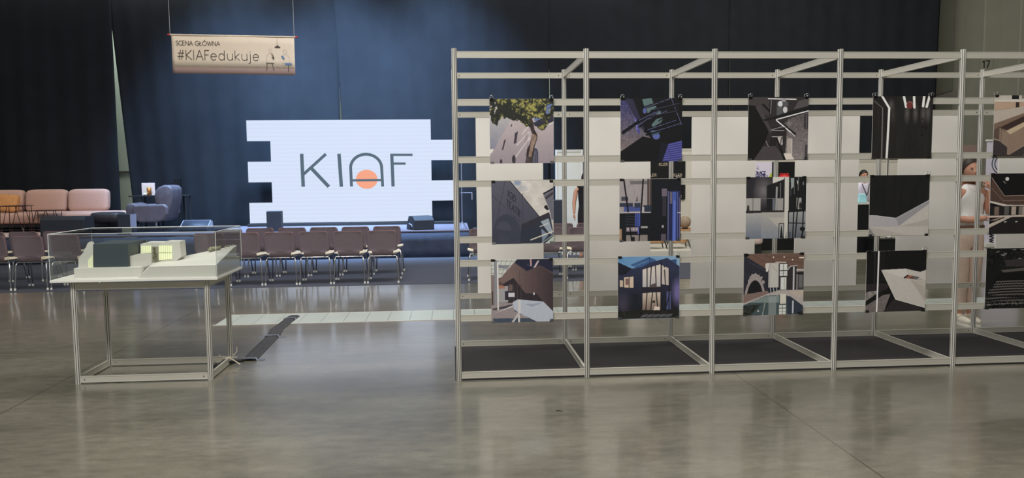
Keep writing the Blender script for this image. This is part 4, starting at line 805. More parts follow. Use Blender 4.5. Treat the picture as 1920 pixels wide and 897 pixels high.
pxprism([(284.5, 492), (284.5, 463), (296.5, 463), (296.5, 490)], 6.516, .003).build('recessed_door', M['model_recess'], W_)
rr = random.Random(4); b = MB(); c0 = q(290.5, 491, 6.47)
b.tube([c0, (c0[0], c0[1], c0[2]+.1)], .0014, 6)
for k in range(70):
    z = c0[2]+.01+rr.random()*.095; a = rr.random()*6.28; l = .02*(1-abs((z-c0[2])/.115-.35))*rr.uniform(.4, 1)
    e1 = (c0[0]+l*math.cos(a), c0[1]+l*math.sin(a)*.6, z+.008); b.tube([(c0[0], c0[1], z-.004), e1], .0005, 4); b.ball(e1, .0035, .003, .004, 0, 6, 4)
b.build('model_tree', M['twig'], md)
b = MB()
for k in range(44):
    x = rr.uniform(391, 413) if k < 34 else rr.uniform(413, 438); c = q(x, 470-(x-391)*.22, 6.74); s = rr.uniform(.009, .018)*(1 if k < 34 else .5)
    b.ball((c[0], c[1]+rr.uniform(-.02, .01), c[2]+rr.uniform(-.002, .012)*(1 if k < 34 else .3)), s, s*.8, s*.8, 0, 7, 5, lambda p: p*rr.uniform(.75, 1.2))
b.build('model_shrubs', M['moss'], md)

# cables by the table
cc = MB(); c0 = [(-1.99, 6.46, .012), (-1.955, 6.55, .03), (-1.93, 6.66, .05), (-1.9, 6.74, .03), (-1.86, 6.80, .012), (-1.8, 6.82, .012)]
for k in range(7):
    cc.tube([(x+rr.uniform(-.015, .02), y+rr.uniform(-.03, .03), max(.006, z*rr.uniform(.3, 1.3))) for x, y, z in c0], .005, 6)
tag(cc.build('cable_bundle', M['black']), 'tangle of black cables at the foot of the model table', 'cable')
W0 = MB(); W0.tube([(-1.94, 6.60, .11), (-1.925, 6.64, .07), (-1.905, 6.70, .01)], .004, 7); W0.tube([(-1.97, 6.5, .1), (-1.955, 6.56, .06), (-1.95, 6.6, .02)], .004, 7)
W0.tube([(-1.86, 6.83, .13), (-1.855, 6.82, .09), (-1.88, 6.79, .06), (-1.94, 6.7, .055)], .0035, 7); W0.tube([(-1.9, 6.73, .055), (-1.85, 6.70, .04), (-1.79, 6.66, .012)], .0045, 7); W0.tube([(-1.92, 6.7, .06), (-1.84, 6.76, .055)], .004, 7)
tag(W0.build('white_cord', M['white_cord']), 'short white cords sticking up by the rear right table leg', 'cable')
cv = empty('cable_cover', (-1.79, 7.9, 0)); tag(cv, 'flat grey strip of taped cables running from the table across the floor', 'cable')
path = [(-1.765, 6.83), (-1.775, 7.2), (-1.79, 7.9), (-1.83, 8.25), (-1.81, 8.7), (-1.80, 9.0)]
def cvf(u, v):
    s = v*(len(path)-1); i = min(int(s), len(path)-2); f_ = s-i; x = path[i][0]*(1-f_)+path[i+1][0]*f_; y = path[i][1]*(1-f_)+path[i+1][1]*f_
    return (x+(u-.5)*.135+1.79, y-7.9, .003+.014*min(1, 4*min(u, 1-u))*(.75+.25*abs(math.sin(u*PI*9))))
b = MB(); b.grid(cvf, 60, 30); b.build('flat_cables', M['cablegrey'], cv)
for y, x in ((6.86, -1.765), (7.85, -1.79), (8.8, -1.81)):
    b = MB(); b.grid(lambda u, v: (x+1.79+(u-.5)*.26, y-7.9+(v-.5)*.05+.01*math.sin(u*4), .002+(.018 if .24 < u < .76 else 0)), 26, 1); b.build('tape', M['tape'], cv, solid=.001)
# black scuff threads lying on the floor
p = at(1042, 771, Z=.002); tag(MB().tube([p, (p[0]+.02, p[1]-.002, .004), (p[0]+.045, p[1]-.012, .002)], .0022, 6).build('thread', M['black']), 'short black thread lying on the concrete before the frame', 'thread')

# ================================================================ AUDIENCE CHAIRS
def make_chair():
    root = empty('audience_chair')
    # shell profile, rear (-y) to front
    bk = [(-.283, .778, .36), (-.281, .769, .40), (-.275, .742, .428), (-.262, .67, .436), (-.248, .59, .436), (-.238, .535, .432), (-.234, .505, .425), (-.232, .492, .40), (-.228, .482, .31), (-.222, .455, .30), (-.205, .425, .29), (-.185, .412, .29)]
    def fb(u, v):
        s = v*(len(bk)-1); i = min(int(s), len(bk)-2); f_ = s-i; y, z, w = [bk[i][k]*(1-f_)+bk[i+1][k]*f_ for k in range(3)]
        return ((u-.5)*w, y-.03*abs(2*u-1)**2+.0, z)
    b = MB(); b.grid(fb, 12, 27); o = b.build('backrest', [M['chair_back'], M['chair_edge']], root); s = o.modifiers.new('s', 'SOLIDIFY'); s.thickness = .012; s.offset = 0; s.material_offset_rim = 1
    st_ = [(-.205, .43, .30), (-.19, .437, .40), (-.165, .441, .445), (-.1, .436, .46), (0, .432, .465), (.1, .437, .46), (.17, .442, .44), (.2, .436, .40), (.215, .425, .34)]
    def fs_(u, v):
        s = v*(len(st_)-1); i = min(int(s), len(st_)-2); f_ = s-i; y, z, w = [st_[i][k]*(1-f_)+st_[i+1][k]*f_ for k in range(3)]
        return ((u-.5)*w, y, z+.012*abs(2*u-1)**3)
    b = MB(); b.grid(fs_, 14, 24); b.build('seat', M['chair_seat'], root, solid=.013)
    for sx in (-1, 1):
        MB().tube([(sx*.17, -.17, .405), (sx*.195, -.205, .395), (sx*.207, -.225, .36), (sx*.213, -.235, .2), (sx*.222, -.255, .03)], .011, 8).tube([(sx*.2215, -.2545, .035), (sx*.2225, -.256, .004)], .0145, 8, 1).build('leg', [M['chrome'], M['white']], root)
        MB().tube([(sx*.17, .10, .405), (sx*.19, .14, .395), (sx*.2, .16, .36), (sx*.215, .2, .18), (sx*.226, .235, .03)], .011, 8).tube([(sx*.226, .234, .035), (sx*.227, .236, .004)], .0145, 8, 1).build('leg', [M['chrome'], M['white']], root)
    MB().tube([(-.19, -.2, .4), (.19, -.2, .4)], .009, 8).tube([(-.19, .13, .4), (.19, .13, .4)], .009, 8).tube([(-.17, -.17, .404), (-.17, .12, .404)], .009, 8).tube([(.17, -.17, .404), (.17, .12, .404)], .009, 8).build('frame', M['chrome'], root)
    return root
ch0 = make_chair(); first = [True]
def place(x, y, label, grp='brown audience chairs facing the stage'):
    o = ch0 if first[0] else copy_tree(ch0); first[0] = False; o.location = (x, y, .006); tag(o, label, 'chair', grp); return o
Y1, Y2 = 11.85, 12.85
ordn = ['rightmost', 'second from right', 'third from right', 'fourth from right', 'fifth from right', 'sixth from right']
for k, x in enumerate((-1.02, -1.51, -2.0, -2.49, -2.98, -3.47)): place(x, Y1, 'brown-backed audience chair in the near row before the screen, '+ordn[k])
for k, x in enumerate((-1.03, -1.52, -2.01, -2.5, -2.99, -3.48)): place(x, Y2, 'brown-backed audience chair in the far row before the screen, '+ordn[k])
for k, x in enumerate((-5.475, -5.97, -6.47)): place(x, Y1, 'brown audience chair in the near row at left, '+('seen through the acrylic case', 'fully visible left of the case', 'cut off by the left picture edge')[k])
for k, x in enumerate((-6.03, -6.53, -7.02)): place(x, Y2, 'brown audience chair in the far row at left, '+('nearest the aisle', 'directly behind the near row chair', 'at the left picture edge')[k])
for k, x in enumerate((.46, .95, 1.44, 1.93)): place(x, Y1+.05, 'brown audience chair of the near row seen through the display frame, '+('leftmost', 'second from left', 'third from left', 'fourth from left')[k])
for k, x in enumerate((.75, 1.24, 1.73, 2.22)): place(x, Y2+.05, 'brown audience chair of the far row seen through the display frame, '+('leftmost', 'second from left', 'third from left', 'fourth from left')[k])

# ================================================================ ON THE STAGE
def rbox(x0, x1, y0, y1, z0, z1): return MB().box(x0, x1, y0, y1, z0, z1)
def cushion(name, parent, m, x0, x1, y0, y1, z0, z1, lean=0, puff=.02, rx=0, r=.055):
    b = MB(); cx, cy, cz = (x0+x1)/2, (y0+y1)/2, (z0+z1)/2; sx, sy, sz = (x1-x0)/2, (y1-y0)/2, (z1-z0)/2; n = 8
    def se(v, p=.32): return math.copysign(abs(v)**p, v)
    nu, nv = 36, 20; vs = []; fs = []
    for j in range(nv+1):
        t = -PI/2+PI*j/nv
        for i in range(nu):
            a = 2*PI*i/nu; x = se(math.cos(t), .3)*se(math.cos(a), .25); y = se(math.cos(t), .5)*se(math.sin(a), .4); z = se(math.sin(t), .35)
            y *= 1+puff/sy*(1-x*x)*(1-z*z)
            vs.append((cx+sx*x, cy+sy*y+lean*(z*sz), cz+sz*z))
    for j in range(nv):
        for i in range(nu): fs.append((j*nu+i, j*nu+(i+1) % nu, (j+1)*nu+(i+1) % nu, (j+1)*nu+i))
    b.add(vs, fs, 0, True); return b.build(name, M[m], parent)
sf = empty('sofa', (-8.1, 16.9, SZ+.004)); tag(sf, 'dusty pink fabric sofa with loose back cushions and open chaise end', 'sofa')
for x0, x1 in ((-1.57, -.74), (-.70, .12), (.15, .95)): cushion('back_cushion', sf, 'sofa', x0, x1, .12, .34, .38, .85, .12)
cushion('seat', sf, 'sofa', -1.6, 1.56, -.5, .38, .16, .40, 0, .0)
MB().box(-1.55, 1.5, -.44, .34, .10, .17).build('base_frame', M['black'], sf, bevel=.01)
for x in (-1.4, -.5, .5, 1.4):
    for y in (-.38, .28): MB().tube([(x, y, .12), (x+.02, y, 0)], .014, 8).build('leg', M['chrome'], sf)
pil = cushion('throw_pillow', None, 'gold', -.21, .21, -.07, .07, 0, .36, .15, .04); pil.location = (at(18, 390, 16.7)[0], 16.6, SZ+.415); pil.rotation_euler = (-.1, .08, 0); tag(pil, 'ochre velvet throw pillow leaning on the pink sofa', 'cushion')
def hairpin(px0, px1, py, Y, label):
    a = at(px0, py, Y); e_ = at(px1, py, Y); cx = (a[0]+e_[0])/2; w = (e_[0]-a[0])/2; z = a[2]-SZ-.012
    t = empty('side_table', (cx, Y+.2, SZ+.012)); tag(t, label, 'table', 'wire side tables before the pink sofa')
    MB().box(-w, w, -.2, .2, z-.012, z).build('tabletop', M['iron'], t, bevel=.003)
    for sx in (-1, 1):
        for sy in (-1, 1):
            x, y = sx*(w-.03), sy*.17; MB().tube([(x-sx*.13, y, z-.01), (x-sx*.0, y, .01), (x+sx*.02, y, .008), (x+.0, y-sy*.02, z-.01)], .006, 6).build('hairpin_leg', M['iron'], t)
    return t
hairpin(-6, 43, 387, 15.5, 'dark wire side table at the left edge before the pillow'); hairpin(50, 101, 395.5, 15.97, 'lower dark wire side table beside the big stage monitor')

def wedge(name, x0, x1, y0, y1, z1, label, prof=None, m='blackbox', face=None):
    cx, cy = (x0+x1)/2, (y0+y1)/2; o = empty(name, (cx, cy, SZ)); tag(o, label, 'speaker'); d = (y1-y0)/2; w = (x1-x0)/2
    prof = prof or [(-d, 0), (-d, z1*.55), (-d*.45, z1), (d*.75, z1), (d, z1*.3), (d, 0)]
    MB().prism(prof, -w, w, 'x').build('cabinet', M[m], o, bevel=.01)
    return o, w, d
o, w, d = wedge('stage_monitor', -7.66, -6.86, 15.3, 15.75, .36, 'big black wedge stage monitor in front of the sofa', [(-.225, 0), (-.225, .30), (-.18, .36), (.17, .36), (.225, .1), (.225, 0)])
MB().box(-w+.02, w-.02, -.227, -.2245, .02, .29).build('grille', M['grille'], o)
o, w, d = wedge('stage_monitor', at(337, 420, 15.95)[0], at(389, 420, 15.95)[0], 15.9, 16.35, .2, 'low wedge monitor with pale edge standing right of the armchair', [(-.225, 0), (-.225, .06), (.05, .21), (.2, .2), (.225, .0)])
b = MB(); b.grid(lambda u, v: (-w+.02+(2*w-.04)*u, -.215+.25*v, .072+.137*v), 1, 1); b.build('grille', M['grille'], o, solid=.006)
b = MB(); b.tube([(-w, -.228, .055), (w, -.228, .055)], .008, 6).tube([(-w, -.225, .06), (-w, .05, .215)], .006, 6).tube([(w, -.225, .06), (w, .05, .215)], .006, 6).tube([(-w, .05, .215), (w, .05, .215)], .005, 6); b.build('edge_trim', M['grey_side'], o)
b = MB(); b.prism([(-.225, 0), (-.225, .055), (.05, .2), (.15, .19), (.2, .0)], w-.001, w+.004, 'x'); b.build('side_plate', M['grey_side'], o)
o, w, d = wedge('stage_monitor', -.83, -.42, 15.4, 15.85, .27, 'black wedge stage monitor at the lower right of the screen', [(-.225, 0), (-.225, .19), (-.12, .27), (.1, .27), (.225, .06), (.225, 0)])
MB().box(-w+.015, w-.015, -.227, -.2245, .02, .18).build('grille', M['grille'], o)
o.rotation_euler = (0, 0, .42); MB().tube([(-w-.004, -.1, .06), (-w-.02, -.1, .1), (-w-.02, .02, .12), (-w-.004, .04, .09)], .01, 8).build('handle', M['grey_side'], o)
o = empty('speaker_box', (at(236, 420, 15.5)[0], 15.6, SZ)); tag(o, 'small upright black speaker with pale right side, beside the footstool', 'speaker')
MB().box(-.13, .1, -.15, .15, 0, .385).build('cabinet', M['blackbox'], o, bevel=.005); MB().box(.1, .103, -.145, .145, .005, .38).build('side_plate', M['grey_side'], o); MB().box(-.12, .09, -.153, -.15, .01, .375).build('grille', M['grille'], o)
o = empty('speaker_box', (-3.47, 15.75, SZ)); tag(o, 'narrow black box standing before the lower left of the screen', 'speaker')
MB().box(-.13, .14, -.1, .12, 0, .395).build('cabinet', M['blackbox'], o, bevel=.006); MB().box(-.12, .13, -.103, -.1, .01, .385).build('grille', M['grille'], o)

# armchair seen from its side, facing left
ac = empty('armchair', (-6.05, 16.65, SZ)); tag(ac, 'grey leather swivel armchair with tall padded headrest, turned to the left', 'armchair')
k_ = lambda pts, Y=16.6: [(at(x, y, Y)[0]+6.05, at(x, y, Y)[2]-SZ) for x, y in pts]
for sy in (-1, 1):
    MB().prism(k_([(262, 384), (319, 382), (325, 388), (325, 400), (318, 412), (305, 416), (272, 416), (263, 410), (260, 396)]), sy*.34-.055, sy*.34+.055, 'y').build('armrest', M['leather'], ac, bevel=.035, seg=4)
soft(MB().prism(k_([(245, 383), (254, 380), (268, 384), (312, 392), (318, 414), (262, 414), (248, 408), (243, 396)]), -.285, .285, 'y').build('seat', M['leather'], ac, bevel=.04, seg=4))
soft(MB().prism(k_([(312, 388), (300, 384), (297, 370), (299, 358), (305, 351), (315, 347), (326, 348), (331, 354), (331, 372), (327, 392), (321, 408), (314, 412)]), -.31, .31, 'y').build('backrest', M['leather'], ac, bevel=.05, seg=4))
soft(MB().prism(k_([(297, 372), (298, 360), (304, 353), (312, 356), (313, 374), (306, 381)]), -.27, .27, 'y').build('headrest', M['leather_dark'], ac, bevel=.04, seg=4))
b = MB(); b.tube([(0, 0, .04), (0, 0, .2)], .03, 12)
for k in range(4): a = PI/4+k*PI/2; b.tube([(0, 0, .07), (.3*math.cos(a), .3*math.sin(a), .015)], [.025, .014], 8)
b.build('swivel_base', M['chrome'], ac)
fs0 = empty('footstool', (at(203, 410, 16.0)[0], 16.02, SZ)); tag(fs0, 'dark leather footstool standing in front of the armchair', 'footstool')
cushion('seat', fs0, 'leather_dark', -.28, .28, -.22, .22, .2, .41, 0, .02)
MB().lathe([(0, 0), (.2, 0), (.2, .02), (.03, .04), (.03, .2)], n=20).build('swivel_base', M['black'], fs0)
# console table and what stands on it
cn = empty('console_table', (-6.15, 17.2, SZ)); tag(cn, 'thin black console table behind the armchair', 'table'); zt = at(300, 366.5, 17.15)[2]-SZ
MB().box(-.58, .6, -.15, .15, zt-.025, zt).build('tabletop', M['black'], cn, bevel=.003)
for x in (-.35, .0, .45, .58):
    for y in (-.13, .13): MB().box(x-.012, x+.012, y-.012, y+.012, 0, zt-.025).build('leg', M['black'], cn)
zc = SZ+zt
def obox(name, px0, px1, py, Y, m, label, cat, dep=.04, parts=True):
    a = at(px0, py, Y); e_ = at(px1, py, Y); o = MB().box(a[0], e_[0], Y-dep/2, Y+dep/2, zc, a[2]).build(name, M[m], bevel=.004); tag(o, label, cat); return o
fr = obox('framed_picture', 265.5, 290, 343.5, 17.25, 'rug', 'small pale framed picture on the console table', 'picture', .02); 
a = at(269, 348, 17.23); e_ = at(286.5, 362, 17.23); MB().box(a[0], e_[0], 17.236, 17.24, e_[2], a[2]).build('picture_sheet', M['cream_sign'], fr)
p = at(280, 366, 17.14); cd = MB().lathe([(0, zc), (.045, zc), (.045, zc+.16), (.04, zc+.165), (0, zc+.165)], (p[0], 17.14), 18).build('candle_holder', M['copper']); tag(cd, 'shining copper candle holder on the console table', 'candle holder')
p = at(272, 366, 17.1); tag(MB().ball((p[0], 17.1, zc+.028), .035, .035, .028).build('small_bowl', M['white']), 'small white bowl beside the copper candle holder', 'bowl')
obox('speaker_tower', 327, 338.5, 335, 17.22, 'kler', 'tall narrow dark speaker tower on the console behind armchair headrest', 'speaker', .1); obox('small_box', 311, 322, 344, 17.22, 'kler', 'low dark box on the console behind the armchair headrest', 'box', .1)

# ================================================================ BEHIND THE FRAME
def wallpan(name, px0, px1, py, Y, m, label, cat='booth wall', th=.05, z0=0, base=None, grp=None):
    a = at(px0, py, Y); e_ = at(px1, py, Y); zb = z0 if base is None else at(px0, base, Y)[2]
    r = empty(name, ((a[0]+e_[0])/2, Y, zb)); tag(r, label, cat, grp); w = (e_[0]-a[0])/2
    MB().box(-w, w, 0, th, 0, a[2]-zb-.03).build('panel', M[m], r); MB().box(-w-.005, w+.005, -.008, th+.008, a[2]-zb-.05, a[2]-zb).build('top_rail', M['alu_rail'], r)
    for s in (-1, 1): MB().box(s*w-.02, s*w+.02, -.01, th+.01, 0, a[2]-zb).build('end_post', M['alu'], r)
    return r
wallpan('booth_wall', 1043, 1091, 281, 16.9, 'booth', 'white booth wall behind the first bay, beside the woman in black')
bw = wallpan('booth_wall', 1180, 1300, 279.5, 16.9, 'booth', 'white booth wall carrying the black KLER panel')
a = at(1212, 302, 16.85); e_ = at(1285, 374, 16.85)
kp = empty('brand_panel', (a[0], 16.861, e_[2])); tag(kp, 'black panel with small KLER lettering repeated across it', 'sign')
MB().box(0, e_[0]-a[0], 0, .03, 0, a[2]-e_[2]).build('panel', M['kler'], kp)
for px, py in ((1215, 331), (1236, 311), (1263, 331), (1262, 374-3), (1213, 371), (1239, 350), (1262, 373.5-.0)):
    if py > 372: continue
    b = MB(); u = at(px, py, 16.84); fit_text(b, 'KLER', u[0]-a[0], u[2]-e_[2], .2, .055, .014, lambda p_, q_: (p_, -.003, q_), 0, .15); b.build('lettering', M['kler_ink'], kp)
# low platform with table, lamp and stools
pf = tag(MB().box(at(1195, 470, 14.6)[0], at(1310, 470, 14.6)[0], 14.4, 16.8, .006, .13).build('platform', M['booth'], bevel=.005), 'low pale platform before the KLER wall', 'platform')
p = at(1270, 431, 15.9); dt = empty('dining_table', (p[0], 16.1, .137)); tag(dt, 'oak-topped table carrying the wicker lamp', 'table'); zt = p[2]-.13
MB().box(-.75, .75, -.35, .35, zt-.03, zt).build('tabletop', M['wood'], dt, bevel=.005)
for sx in (-1, 1):
    for sy in (-1, 1): MB().tube([(sx*.6, sy*.28, zt-.03), (sx*.68, sy*.32, 0)], .018, 8).build('leg', M['black'], dt)
wl = empty('wicker_lamp', (at(1284, 430, 16)[0], 16, .14+zt)); tag(wl, 'round ribbed wicker globe lamp on the oak table', 'lamp')
MB().lathe([(.0, .012)]+[(.125*math.sin(t)*(1+.03*math.sin(t*30)), .14+.125*-math.cos(t)) for t in np.linspace(.35, 2.8, 40)]+[(0, .262)], n=24).build('shade', M['wicker'], wl)
MB().lathe([(0, 0), (.07, 0), (.07, .015), (0, .02)], n=18).build('base', M['black'], wl)
for k, (px, lab) in enumerate(((1228, 'left of the rear post'), (1272, 'right of the rear post'))):
    p = at(px, 446, 14.85); s = empty('stool', (p[0], 14.85, .134)); tag(s, 'wooden-seated stool with thin black legs, '+lab, 'stool', 'stools by the oak table'); zs = p[2]-.13+.06
    b = MB(); b.prism([(.17*math.cos(a_), .15*math.sin(a_)) for a_ in np.linspace(0, 2*PI, 17)[:-1]], zs-.16, zs-.02); b.build('seat', M['wood'], s, bevel=.02)
    for sx in (-1, 1):
        for sy in (-1, 1): MB().tube([(sx*.13, sy*.1, zs-.03), (sx*.2, sy*.15, 0)], .01, 7).build('leg', M['black'], s)
# club information poster and black screen
wallpan('booth_wall', 1398, 1492, 300, 16.6, 'kler', 'black booth wall with a white poster, seen in third bay')
a = at(1415, 304, 16.55); e_ = at(1448, 352, 16.55); ps = empty('poster', (a[0], 16.581, e_[2])); tag(ps, 'white poster with dark words OŁĄCZ NASZEJ and a lime corner', 'poster'); PW, PH = e_[0]-a[0], a[2]-e_[2]
MB().box(0, PW, 0, .01, 0, PH).build('sheet', M['lilac'], ps); b = MB(); b.add([(PW*.68, -.002, PH*.3), (PW, -.002, PH*.3), (PW, -.002, PH*.6)], [(0, 1, 2)]); b.build('lime_corner', M['lime'], ps)
b = MB(); fit_text(b, 'OŁĄCZ', .012, PH*.52, PW*.62, .062, .017, lambda p_, q_: (p_, -.002, q_)); fit_text(b, 'NASZEJ', .03, PH*.38, PW*.68, .062, .017, lambda p_, q_: (p_, -.002, q_))
ribbons(b, [[(PW*.2, PH*.85), (PW*.24, PH*.72)], [(PW*.14, PH*.76), (PW*.26, PH*.7)]], .008, lambda p_, q_: (p_, -.002, q_)); b.build('lettering', M['navy'], ps)
p = at(1473, 336, 16.4); rt = MB(); rt.lathe([(0, 0), (.09, 0), (.12, .1), (.1, .16), (.0, .17)], n=14)
for k in range(5): rt.tube([(.03*math.cos(k*1.3), .03*math.sin(k*1.3), .1), (.09*math.cos(k*1.3), .05*math.sin(k*1.3), .2)], .022, 6)
rc = tag(rt.build('red_bag', M['red']), 'bright red bag hanging against the black booth wall', 'bag'); rc.location = (p[0], 16.475, p[2]-.08)
s2 = empty('booth_sofa', (at(1412, 450, 14.6)[0], 14.9, .006)); tag(s2, 'pale beige rounded sofa corner seen low in the third bay', 'sofa')
cushion('seat', s2, 'rug', -.55, .2, -.4, .4, .18, .46); MB().box(-.5, .15, -.35, .35, .0, .2).build('base', M['black'], s2)
pk = tag(MB().box(at(1404, 440, 15.4)[0], at(1500, 440, 15.4)[0], 15.4, 15.5, .0, at(1440, 443, 15.4)[2]).build('low_partition', M['kler'], bevel=.004), 'low black partition behind the beige sofa corner', 'partition')
# bay four: booth wall, counter
wallpan('booth_wall', 1600, 1664, 300, 16.9, 'booth', 'beige booth wall directly behind the man at the counter')
wallpan('booth_wall', 1665.5, 1745, 300, 16.9, 'booth', 'beige booth wall panel right of the man, behind a white panel')
a = at(1600, 381, 14.2); e_ = at(1690, 381, 14.2); ct = empty('counter', (a[0], 14.2, 0)); tag(ct, 'black reception counter in front of the man in white', 'counter')
MB().box(0, e_[0]-a[0]-.4, 0, .5, 0, a[2]-.03).build('body', M['kler'], ct, bevel=.004); MB().box(-.01, e_[0]-a[0]-.39, -.01, .51, a[2]-.03, a[2]).build('countertop', M['alu'], ct, bevel=.002)
CTZ = a[2]
p = at(1615, 375, 14.35); bg = tag(MB().add([(p[0]+a_*(.1 if z_ < .1 else .07), 14.35+b_*.05, CTZ+z_) for z_ in (0, .13, .17) for a_, b_ in ((-1, -1), (1, -1), (1, 1), (-1, 1))], [(0, 3, 2, 1), (8, 9, 10, 11)]+[(k*4+i, k*4+(i+1) % 4, k*4+4+(i+1) % 4, k*4+4+i) for k in range(2) for i in range(4)]).build('cyan_bag', M['cyan'], bevel=.02, seg=3), 'pale cyan bag standing on the black counter', 'bag')
a = at(1640, 451, 13.9); e_ = at(1697, 451, 13.9); tag(MB().box(a[0], e_[0], 13.9, 14.15, 0, a[2]).box(a[0]-.01, e_[0]+.01, 13.89, 14.16, a[2], a[2]+.02).build('low_plinth', M['kler'], bevel=.003), 'low black plinth carrying a small white dish', 'plinth')
p = at(1668, 450, 14.0); tag(MB().lathe([(0, .0), (.04, .0), (.07, .06), (.066, .06), (.036, .008), (0, .008)], n=16).build('dish', M['white']), 'small white dish on the low black plinth', 'dish').location = (p[0], 14.02, p[2]+.025)
# roll-up banner at the right
a = at(1849, 262, 15.3); r = empty('roll_up_banner', (a[0], 15.3, 0)); tag(r, 'pale grey roll-up banner with a round ring mark and WWW', 'banner')
MB().box(.02, .84, 0, .004, .09, a[2]-.02).build('sheet', M['lilac'], r); MB().box(.0, .86, -.02, .02, a[2]-.03, a[2]).build('top_bar', M['white'], r, bevel=.004); MB().box(0, .86, -.09, .09, 0, .085).build('cassette', M['alu'], r, bevel=.01)
b = MB(); u = at(1878, 307, 15.29); ribbons(b, [[(u[0]-a[0]+.2*math.cos(t), u[2]+.2*math.sin(t)) for t in np.linspace(.3, 6.2, 40)], [(u[0]-a[0]+.14*math.cos(t), u[2]+.15*math.sin(t)) for t in np.linspace(1.5, 4.4, 20)]], .02, lambda p_, q_: (p_, -.004, q_)); b.build('ring_mark', M['ink_slate'], r)
b = MB(); u = at(1856, 438, 15.29); ls, tw_ = text_lines('WWW', .085, .1); ribbons(b, [[(u[0]-a[0]+y_, u[2]-x_) for x_, y_ in l] for l in ls], .02, lambda p_, q_: (p_, -.004, q_)); b.build('lettering', M['black'], r)
# exit sign and timber cabinet on the hall wall
a = at(1816, 214.5, 18.4); e_ = at(1829, 221.5, 18.4); ex = empty('exit_sign', (a[0], 18.4, e_[2])); tag(ex, 'tiny dark red lit sign high on the hall wall', 'sign')
MB().box(0, e_[0]-a[0], 0, .06, 0, a[2]-e_[2]).build('case', M['exit'], ex, bevel=.004); b = MB()
for k, x in enumerate((.02, .055, .09, .125)): b.box(x, x+.018, -.004, 0, .02, .07)
b.build('lit_marks', M['exit_light'], ex)
a = at(1804, 272, 17.3); e_ = at(1836, 292, 17.3); tb2 = empty('timber_cabinet', (a[0], 17.4, 0)); tag(tb2, 'tall plain timber-topped cabinet against the hall wall, above woman’s head', 'cabinet')
MB().box(0, e_[0]-a[0], 0, .4, 0, e_[2]).build('body', M['column'], tb2); MB().box(0, e_[0]-a[0], -.01, .4, e_[2], a[2]).build('timber_top', M['brown_sign'], tb2)
# equipment right of the stage
es = empty('equipment_case', (at(884, 440, 15.6)[0]+.24, 15.8, 0)); tag(es, 'black flight case topped with a pale keyboard beside the stage', 'case')
MB().box(-.2, .55, -.25, .25, .12, at(884, 429, 15.6)[2]).build('case_body', M['black'], es, bevel=.01); MB().box(-.19, .54, -.252, -.25, .38, .39).build('metal_strip', M['grey_side'], es)
zz = at(884, 429, 15.6)[2]; MB().box(-.12, .5, -.2, .1, zz, zz+.06).build('keyboard', M['booth'], es, bevel=.01)
b = MB(); ribbons(b, [[(-.07, .28), (-.045, .24), (-.02, .28)], [(.0, .28), (.025, .24), (.05, .28)]], .012, lambda p_, q_: (p_, -.254, q_)); b.build('mark', M['white'], es)
for x in (-.12, .48):
    for y in (-.18, .18): MB().tube([(x, y-.015, .06), (x, y+.015, .06)], .055, 12).tube([(x, y, .06), (x, y, .125)], .015, 6).build('castor', M['alu_dark'], es)
ms = empty('light_stand', (.2, 15.55, SZ)); tag(ms, 'thin metal stand with small crossbar rising beside the flight case', 'stand')
MB().tube([(0, 0, .1), (0, 0, at(873, 300, 15.5)[2]-SZ)], .009, 7).build('pole', M['grey_side'], ms)
for k in range(3): MB().tube([(0, 0, .15), (.1*math.cos(k*2.1+.5), .1*math.sin(k*2.1+.5), .01)], .008, 6).build('leg', M['grey_side'], ms)
MB().tube([(-.02, 0, at(873, 362, 15.5)[2]-SZ), (.2, 0, at(873, 362, 15.5)[2]-SZ)], .007, 6).tube([(.2, 0, at(873, 362, 15.5)[2]-SZ), (.2, 0, at(873, 375, 15.5)[2]-SZ)], .015, 6).build('crossbar', M['grey_side'], ms)
a = at(1036.5, 376, 15.6); e_ = at(1062, 376, 15.6); lb = empty('loudspeaker', ((a[0]+e_[0])/2, 15.6, 0)); tag(lb, 'tall black loudspeaker cabinet behind the first bay of the frame', 'speaker'); w = (e_[0]-a[0])/2
MB().box(-w, w, 0, .4, 0, a[2]).build('cabinet', M['blackbox'], lb, bevel=.01); MB().box(-w+.015, w-.015, -.004, 0, .03, a[2]-.03).build('grille', M['grille'], lb)
# ================================================================ PEOPLE
def skin_mesh(V, E_, root, sub=2):
    "V: name -> (x,y,z,rx[,ry]); E_: list of name pairs; returns (verts, faces) of the grown surface"
    names = list(V); idx = {n: i for i, n in enumerate(names)}
    me = bpy.data.meshes.new('tmp'); me.from_pydata([V[n][:3] for n in names], [(idx[a], idx[b]) for a, b in E_], [])
    o = bpy.data.objects.new('tmp', me); C.objects.link(o); m = o.modifiers.new('s', 'SKIN'); m.use_smooth_shade = True; m.branch_smoothing = .6
    for n, d in zip(names, me.skin_vertices[0].data):
        r = V[n][3:]; d.radius = (r[0], r[1] if len(r) > 1 else r[0]); d.use_root = (n == root)
    s = o.modifiers.new('u', 'SUBSURF'); s.levels = sub; s.render_levels = sub
    dg = bpy.context.evaluated_depsgraph_get(); dg.update(); ev = o.evaluated_get(dg); m2 = ev.to_mesh()
    vs = [tuple(v.co) for v in m2.vertices]; fs = [tuple(p.vertices) for p in m2.polygons]; ev.to_mesh_clear(); bpy.data.objects.remove(o); bpy.data.meshes.remove(me)
    return vs, fs
def chain(pts, pre):
    V = {f'{pre}{i}': p for i, p in enumerate(pts)}; return V, [(f'{pre}{i}', f'{pre}{i+1}') for i in range(len(pts)-1)]
